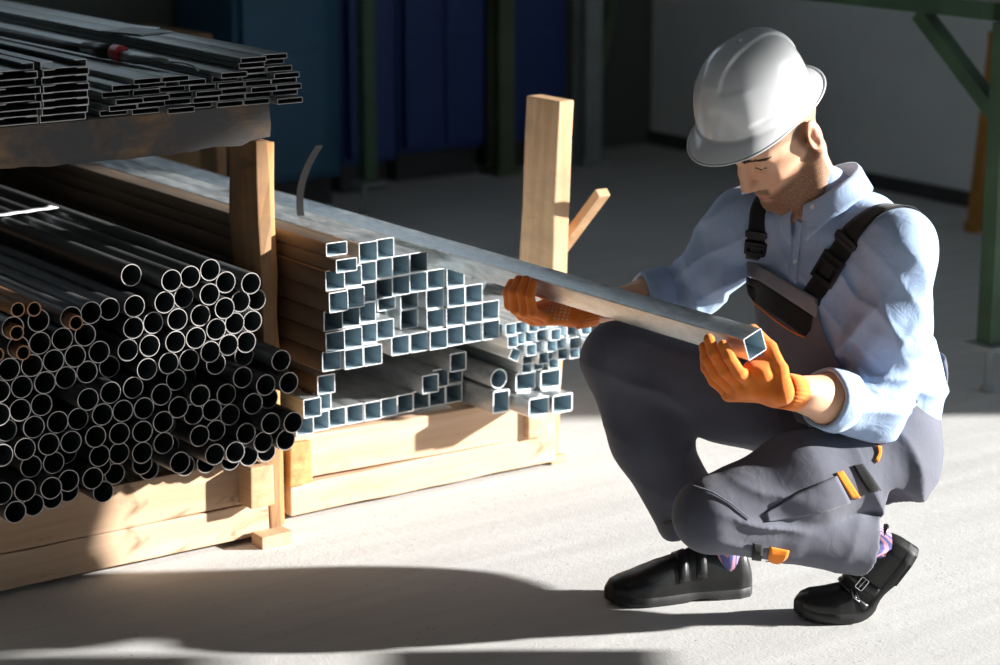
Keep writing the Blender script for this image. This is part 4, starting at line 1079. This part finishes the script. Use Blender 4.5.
# torso-only cloth for the bib (no sleeves in front)
to = Field(); to.ops = [o for o in sh.ops[:4]]; to.post = []
to.cap(PC + UP * .06, PC + UP * .105, .136, .138, k=.03)
ov_, of_ = to.skin(.006); tob = BVHTree.FromPolygons([Vector(p) for p in ov_], [tuple(q) for q in of_])
BL = [(748, 256), (747, 275), (749, 292), (757, 311), (766, 335), (776, 362), (788, 390), (800, 420)]
BR = [(819, 299), (821, 318), (827, 338), (838, 358), (850, 382), (860, 402), (872, 420), (884, 440)]
m, BP = drape(tob, BL, BR, 22, 34, .010, 0, 4); BIB = kidm(m, 'bib', 'overall_grey', OV, thick=.0035, smooth=True, recalc=False)
bbv = [p for r in BP for p in r]; bibb = BVHTree.FromPolygons(bbv, [(r * 23 + k, r * 23 + k + 1, (r + 1) * 23 + k + 1, (r + 1) * 23 + k) for r in range(34) for k in range(22)])
def orient(b):  # normals must face the viewer side of the garment
    return b
def drape_on(b, left, right, nu, nv, off, name, mat, parent, thick=.0025, smooth=1):
    m, P = drape(b, left, right, nu, nv, off, thick, smooth); return kidm(m, name, mat, parent, thick=thick, smooth=True, recalc=False), P
try:
    flip = hit(bibb, 785, 320)[1].dot(sight(785, 320)) > 0
    sgn = -1 if flip else 1
    drape_on(bibb, [(748, 257), (748, 264), (749, 273)], [(818, 300), (818, 309), (817, 318)], 18, 5, .0035 * sgn, 'bib_band', 'bib_band_grey', OV, smooth=0)
    drape_on(bibb, [(748.5, 274), (748.5, 284), (750, 292), (756, 302)], [(813, 316), (812, 324), (811, 330), (806, 336)], 18, 10, .0038 * sgn, 'bib_pocket', 'pocket_black', OV, smooth=0)
    h0 = [hit(bibb, *q) for q in ((753, 300), (757, 303.5), (764, 309), (772, 316), (781, 323), (790, 329), (799, 334), (806, 336.5))]
    MBq = MB().tube([h[0] + h[1] * .0058 * sgn for h in h0 if h], .0017, 8); kidm(MBq, 'piping', 'orange_trim', OV, smooth=True)
except Exception as ex: print('bib', ex)
# straps
def P3(x, y, b=shb): h = hit(b, x, y); return h[0] + h[1] * .003 if h else None
def webbing(pp, extra, w, nm):
    pts = [P3(*q) for q in pp]; T0 = pts[-1]; pts = pts + [T0 + Vector(-CF) * .05 + Vector((0, 0, -.004)), T0 + Vector(-CF) * .10 + Vector((0, 0, -.035))] + [Vector(e) for e in extra]
    m, C, Ns = ribbon(shb, pts, w, .0045, 44); return kidm(m, 'strap', 'webbing_black', OV, thick=.0022, smooth=True, recalc=False), C, Ns
s1, C1, N1 = webbing([(812, 303), (822, 282), (834, 261), (848, 240), (862, 224), (878, 212), (888, 208.5)], [V3(.845, 4.50, .64), V3(.85, 4.53, .52)], .046, 'a')
s2, C2, N2 = webbing([(755, 258), (757, 244), (758, 230), (759, 214), (761, 203)], [V3(.80, 4.58, .62)], .036, 'b')
def buckle(C, Ns, i0, i1, w, parent):
    p = (C[i0] + C[i1]) / 2; t = (C[i1] - C[i0]); L = t.length; t.normalize(); n = Ns[(i0 + i1) // 2]; s = t.cross(n).normalized(); n = s.cross(t)
    M = Matrix((s, t, n)).transposed(); m = MB(); p = p + n * .004
    for a in (-1, 1): m.box(p + s * a * (w / 2 + .001), (.006, L, .009), M)
    m.box(p + t * L * .42, (w, .008, .010), M); m.box(p - t * L * .40, (w, .010, .010), M); m.box(p + t * L * .02, (w * .55, L * .5, .008), M); m.box(p + t * L * .18, (w, .006, .010), M)
    return kidm(m, 'buckle', 'plastic_black', parent, bevel=.0015)
buckle(C1, N1, 3, 7, .048, s1); buckle(C1, N1, 9, 10, .047, s1); buckle(C2, N2, 2, 5, .038, s2); buckle(C2, N2, 6, 7, .037, s2)
# back flap standing off the waist
m, P = None, None
bk = MB(); rows = []
for j in range(7):
    t = j / 6; row = []
    for i in range(11):
        s_ = i / 10 - .5; c = PC + UP * (.085 + .085 * t) - PF * (.143 + .018 * math.sin(t * 2.2)) + PL * (s_ * .20 * (1 - .25 * t))
        c = c + PF * (.06 * (2 * s_) ** 2 * .6); row.append(Vector(c))
    rows.append(row)
bk.grid(rows); kidm(bk, 'back_flap', 'overall_grey', OV, thick=.003, smooth=True)
# waist band
rows = []
for z_, g in ((.088, 1.0), (.090, 1.02), (.118, 1.025), (.122, 1.0)):
    rows.append([Vector(PC + UP * z_ + (PL * math.cos(a) * .158 + PF * math.sin(a) * .139) * g) for a in [2 * math.pi * k / 60 for k in range(60)]])
m = MB(); m.grid(rows, closed=True)
# trim on the near leg
def trim(left, right, nu, nv, off, name, mat): return drape_on(trb, left, right, nu, nv, off, name, mat, OV, smooth=1)
trim([(835, 473), (842, 484), (851, 498)], [(842, 471), (850, 483), (860, 497)], 4, 10, .003, 'trim', 'orange_trim')
trim([(769, 546), (768, 556), (765, 567)], [(789, 550), (787, 557), (776, 565)], 6, 8, .003, 'trim', 'orange_trim')
trim([(752, 542), (752, 555), (751, 567)], [(762, 544), (762, 556), (760, 569)], 4, 8, .0035, 'loop', 'pocket_black')
trim([(876, 446), (878, 453), (874, 460)], [(881, 447), (881, 455), (877, 463)], 3, 6, .003, 'trim', 'orange_trim')
trim([(852, 466), (860, 480), (868, 492)], [(862, 464), (872, 478), (880, 490)], 4, 8, .003, 'pocket_zip', 'pocket_black')
trim([(764, 513), (790, 497), (815, 485), (836, 476)], [(766, 522), (795, 517), (822, 512), (850, 502)], 8, 22, .003, 'thigh_pocket', 'overall_grey')
trim([(693, 486), (712, 492), (732, 504), (748, 518)], [(694, 487.6), (713, 494), (733, 506), (749, 520)], 2, 24, .003, 'knee_seam', 'overall_grey')
# rolled hem on the far leg
d_ = nrm(hemR - knR); x_ = nrm(np.cross(d_, UP + V3(.3, 0, 0))); y_ = np.cross(d_, x_); rows = []
for t_, q in ((-.030, 1.0), (-.026, 1.06), (.0, 1.09), (.012, 1.07), (.014, 1.0)):
    rows.append([Vector(hemR + d_ * (t_ + .004 * math.sin(3 * a)) + (x_ * math.cos(a) + y_ * math.sin(a)) * .071 * q * (1 + .03 * math.sin(4 * a))) for a in [2 * math.pi * k / 36 for k in range(36)]])
m = MB(); m.grid(rows, closed=True); kidm(m, 'rolled_hem', 'overall_grey', OV, thick=.003, smooth=True)

# gloves ------------------------------------------------------------
def hand(E0, wr, fore, fing, thumb, fill=(), rf=.0118):
    """fing: four lists mcp, pip, dip, tip (hall points); thumb: base to tip; E0: a point on the axis of the held tube"""
    fl = Field(); W_ = np.asarray(wr, float); M_ = [f[0] for f in fing]
    for i, Mi in enumerate(M_):
        s = W_ + (M_[1] * .5 + M_[2] * .5 - W_) * .12
        fl.cap(s, Mi, .0205, .0160 - .0008 * i, k=.014)
    fl.cap(M_[0], M_[3], .0145, .0130, k=.010)
    for i, f in enumerate(fing):
        k_ = (1.0, 1.04, 1.0, .88)[i]
        fl.path(f, [rf * 1.12 * k_, rf * 1.05 * k_, rf * .98 * k_, rf * .86 * k_], k=.0035)
    T = thumb
    fl.cap(M_[0], T[1] * .55 + T[0] * .45, .0135, .0150, k=.014)
    fl.cap(M_[1], T[0], .0165, .0175, k=.014)
    for q in fill: fl.ell(q, (.020, .020, .017), k=.014)
    fl.cap(W_ + (T[0] - W_) * .3, T[0], .020, .019, k=.018); fl.path(T, [.0185, .0155, .0135, .0118], k=.006)
    fo = nrm(fore)
    fl.cap(W_ - fo * .012, W_ + (T[0] * .3 + M_[2] * .7 - W_) * .3, .0345, .031, k=.015, flat=(UP, .94))
    pl = W_ - fo * .018
    fl.post.append(lambda P, D: np.maximum(D, -((P[0] - pl[0]) * fo[0] + (P[1] - pl[1]) * fo[1] + (P[2] - pl[2]) * fo[2])))
    t = math.radians(-20); ca, sa = math.cos(t), math.sin(t)
    def carve(P, D):                                   # the held tube keeps its room
        w = [P[i] - E0[i] for i in range(3)]; a = w[0] * AX[0] + w[1] * AX[1]; z = w[2]; b = w[0] * BX[0] + w[1] * BX[1]
        a2 = a * ca - z * sa; z2 = a * sa + z * ca
        return np.maximum(D, np.minimum(-(np.maximum(np.abs(a2), np.abs(z2)) - .0243), b + .0005 + 1e3 * 0))
    fl.post.append(carve)
    v, f = fl.skin(.0019, pad=.01); v = relax(v, f, 1, .45); return v, f
J = lambda *q: [at_y(*p) for p in q]
vL, fL = hand(np.array(W(.4525, -1.135, .6195)), wrL, nrm(wrL - elL), [
    J((753, 384, 4.150), (739, 373, 4.132), (729, 357, 4.125), (723, 345, 4.135)),
    J((743, 387, 4.165), (725, 371, 4.148), (714, 353, 4.146), (709, 339, 4.155)),
    J((736, 393, 4.182), (717, 375, 4.170), (707, 359, 4.170), (704, 347, 4.176)),
    J((729, 394, 4.200), (714, 381, 4.192), (706, 368, 4.192), (704, 356, 4.196))],
    J((783, 393, 4.135), (780, 370, 4.150), (770, 348, 4.180), (753, 330, 4.205)), J((763, 374, 4.145), (753, 369, 4.158), (770, 365, 4.165), (760, 366, 4.172)))
GL = kid('glove', to_mesh('glove', vL, fL, 'orange_knit', 0)); GL['label'] = 'orange knit glove at the tube end'
E0R = np.array(W(.4525, -.46, .6195))
vR, fR = hand(E0R, wrR, nrm(wrR - elR), [
    J((524, 313, 4.715), (510, 305, 4.690), (508, 292, 4.683), (512, 283, 4.690)),
    J((534, 317, 4.700), (516, 309, 4.675), (514, 292, 4.667), (519, 280, 4.675)),
    J((543, 319, 4.685), (525, 312, 4.658), (522, 293, 4.650), (526, 280, 4.658)),
    J((551, 318, 4.668), (533, 312, 4.642), (530, 296, 4.634), (533, 283, 4.640))],
    J((566, 304, 4.72), (553, 298, 4.765), (538, 290, 4.79), (524, 281, 4.80)))
GR = kid('glove', to_mesh('glove', vR, fR, 'orange_knit', 0)); GR['label'] = 'orange knit glove gripping the tube from below with white grip dots'
def cuffrib(wr, fo, parent):
    fo = nrm(fo); x_ = nrm(np.cross(fo, UP)); y_ = np.cross(fo, x_); rows = []
    for t, q in ((-.024, .0350), (-.022, .0372), (.000, .0368), (.020, .0360)):
        rows.append([Vector(wr + fo * t + (x_ * math.cos(a) + y_ * math.sin(a) * .92) * q * (1 + .022 * math.sin(26 * a))) for a in [2 * math.pi * k / 130 for k in range(130)]])
    m = MB(); m.grid(rows, closed=True); return kidm(m, 'glove_cuff', 'orange_knit', parent, thick=.002, smooth=True)
cuffrib(wrL, wrL - elL, GL); cuffrib(wrR, wrR - elR, GR)
gb = BVHTree.FromPolygons([Vector(p) for p in vR], [tuple(q) for q in fR]); m = MB()
for i in range(6):
    for j in range(7):
        h_ = hit(gb, 546 + i * 4.2 + j * .9, 317 - j * 3.2 + i * .5, True)
        if h_ and i + j > 1 and h_[0].z < .59:
            p, n = h_; m.tube([p - n * .0005, p + n * .0008, p + n * .0013], [.0017, .0016, .0009], 8)
if m.v: kidm(m, 'grip_dots', 'paper', GR, smooth=True)

# shoes -------------------------------------------------------------
def shoe(heel, dirv, bend, name, lab, strapside, ank):
    """sole along dirv from the heel; bend (deg) lifts everything behind the ball"""
    Ls, ball = .318, .205
    d = nrm(dirv); sd = nrm(np.cross(UP, d))        # sd: to the left of the walking direction
    def wid(x):
        t = x / Ls; xs = [0, .03, .1, .25, .42, .60, .74, .86, .95, 1]; ys = [.008, .024, .033, .034, .033, .043, .048, .043, .028, .003]
        return float(np.interp(t, xs, ys))
    def top(x):
        t = x / Ls; return float(np.interp(t, [0, .015, .06, .12, .2, .30, .40, .50, .60, .7, .80, .90, .955, .985, 1], [.026, .046, ank, ank + .003, ank + .006, ank + .010, ank + .011, .079 if ank > .07 else .068, .071 if ank > .07 else .059, .060 if ank > .07 else .050, .048 if ank > .07 else .043, .036, .025, .013, .004]))
    def place(x, y, z):
        th = math.radians(bend)
        if th and x < ball:
            s = ball - x; r = .06; a = min(th, s / r)    # roll over a small radius, then straight
            px = ball - (r * math.sin(a) + max(0, s - r * th) * math.cos(a)); pz = r * (1 - math.cos(a)) + max(0, s - r * th) * math.sin(a)
            px += z * math.sin(a); pz += z * math.cos(a)
        else: px, pz = x, z
        return Vector(heel + d * px + sd * y + UP * pz)
    xs = [Ls * (1 - math.cos(math.pi * i / 44)) / 2 for i in range(45)]
    m = MB(); rows = []
    for x in xs:
        w = wid(x); spring = .012 * max(0, (x - .25) / .068) ** 2 if x > .25 else 0
        hz = 0 if x < .085 or x > .15 else .006 * math.sin((x - .085) / .065 * math.pi)
        rows.append([place(x, y * w, z) for y, z in ((-1, spring + hz), (-1.07, spring + .006 + hz), (-1.07, spring + .017), (-1.0, spring + .021), (0, spring + .021), (1.0, spring + .021), (1.07, spring + .017), (1.07, spring + .006 + hz), (1, spring + hz), (0, spring + hz))])
    m.grid(rows, closed=True); m.f += [tuple(range(10)), tuple(44 * 10 + k for k in range(10))[::-1]]; m.m += [0, 0]
    m2 = MB(); rows = []
    for x in xs[1:-1]:
        w = wid(x) * .985; spring = .012 * max(0, (x - .25) / .068) ** 2 if x > .25 else 0; h = top(x); z0 = .019 + spring
        row = []
        for k in range(15):
            a = math.pi * k / 14; c = math.cos(a); s_ = math.sin(a)
            tw = (abs(c) ** .72) * (1 if c > 0 else -1); narrow = 1 - (.22 if x < .15 else .10) * s_ ** 2
            cre = .0022 * math.sin((x - .19) * 210) * math.exp(-((x - .20) / .022) ** 2) * s_ ** 2 if bend else .0012 * math.sin((x - .20) * 200) * math.exp(-((x - .205) / .02) ** 2) * s_ ** 2
            row.append(place(x, tw * w * 1.02 * narrow, z0 + h * (s_ ** .72) + cre))
        rows.append(row)
    m2.grid(rows); m2.f += [tuple(range(15)), tuple((len(rows) - 1) * 15 + k for k in range(15))[::-1]]; m2.m += [0, 0]
    up = kidm(m2, 'shoe', 'leather_black', smooth=True); up['label'] = lab
    kidm(m, 'sole', 'sole_black', up, smooth=True, angle=.7)
    hm = MB(); rows = []
    for x in xs[:24]:
        if x > .083: break
        w = wid(x) * 1.05; rows.append([place(x, -w, -.002), place(x, -w, .012), place(x, w, .012), place(x, w, -.002)])
    hm.grid(rows, closed=True); hm.f += [(0, 1, 2, 3), tuple((len(rows) - 1) * 4 + k for k in range(4))[::-1]]; hm.m += [0, 0]
    kidm(hm, 'heel', 'sole_black', up)
    ub = BVHTree.FromPolygons([Vector(p) for p in m2.v], m2.f)
    # ankle rim
    rim = [place(.050 + .052 * math.cos(a), .030 * math.sin(a), .019 + ank + .0015 + .001 * math.cos(a)) for a in [2 * math.pi * k / 28 for k in range(29)]]
    kidm(MB().tube(rim, .0042, 8, cap=False), 'shoe_rim', 'leather_black', up, smooth=True)
    # two monk straps with buckles
    for x0, hh, hw_ in ((.118, .078, .011), (.158, .066, .011)):
        rows = []
        for k in range(17):
            a = -.15 + 1.25 * k / 16 * math.pi * .78; row = []
            for q in (-1, 0, 1):
                x = x0 + q * hw_ - .012 * math.sin(a) * 0; w = wid(x) * .985; c = math.cos(a); s_ = max(0, math.sin(a))
                tw = (abs(c) ** .72) * (1 if c > 0 else -1); narrow = 1 - (.22 if x < .15 else .10) * s_ ** 2
                pz = .019 + top(x) * (s_ ** .72)
                p = place(x, strapside * tw * w * 1.02 * narrow, pz); qn, n, i, dd = ub.find_nearest(p); c0 = place(x, 0, .04); n = n if n.dot(p - c0) > 0 else -n; row.append(p + n * .0022)
            rows.append(row)
        kidm(MB().grid(rows), 'monk_strap', 'leather_black', up, thick=.0022, smooth=True)
        p = rows[3][1]; t1 = (rows[4][1] - rows[2][1]).normalized(); t2 = (rows[3][2] - rows[3][0]).normalized(); n = t1.cross(t2).normalized()
        if n.dot(p - place(x0, 0, .04)) < 0: n = -n
        q = [p + t1 * a * .008 + t2 * b * .013 + n * .003 for a, b in ((-1, -.8), (-.8, -1), (.8, -1), (1, -.8), (1, .8), (.8, 1), (-.8, 1), (-1, .8), (-1, -.8), (-.8, -1))]
        bm = MB(); bm.tube(q, .0013, 8, cap=False); bm.tube([p - t1 * .001 - t2 * .013 + n * .003, p + t2 * .013 + n * .003], .0009, 6); kidm(bm, 'buckle', 'chrome', up, smooth=True)
    return up, place
SR, plR = shoe(V3(.528, 4.470, .0), (-.98, -.20, 0), 0, 'shoe', 'black double monk strap shoe planted flat', -1, .082)
ballL = V3(.712, 4.325, 0)
SLd = nrm((-1, .02, 0)); SL, plL = shoe(ballL - SLd * .205 + V3(0, 0, .002), SLd, 55, 'shoe', 'black double monk strap shoe with raised heel', 1, .060)
def sock(pts, rads):
    m = MB(); m.tube(pts, rads, 24); return kidm(m, 'sock', 'striped_sock', BODY, smooth=True)
s0 = plL(.046, 0, .05); sock([s0, plL(.046, 0, .098), Vector(anL + (knL - anL) * .02), Vector(anL + (knL - anL) * .16)], [.030, .036, .040, .042])
s1_ = plR(.055, 0, .05); sock([s1_, plR(.058, 0, .115), Vector(anR + (knR - anR) * .18)], [.030, .036, .042])
# ------------------------------------------------------------------ light
wd = bpy.data.worlds.new('world'); SC.world = wd; wd.use_nodes = True
bg = wd.node_tree.nodes['Background']
bg.inputs[0].default_value = (.72, .87, 1.0, 1); bg.inputs[1].default_value = SKY
sl = bpy.data.lights.new('sun', 'SUN'); so_ = bpy.data.objects.new('sun', sl); COL.objects.link(so_)
sl.energy = SUN; sl.angle = math.radians(1.6); sl.color = (1, .975, .93)
Ld = Vector((-1, SUN_Y, -math.tan(math.radians(SUN_EL)))).normalized()
so_.rotation_euler = Ld.to_track_quat('-Z', 'Y').to_euler(); so_.location = (6, 4, 5)
SC.cycles.max_bounces = 8
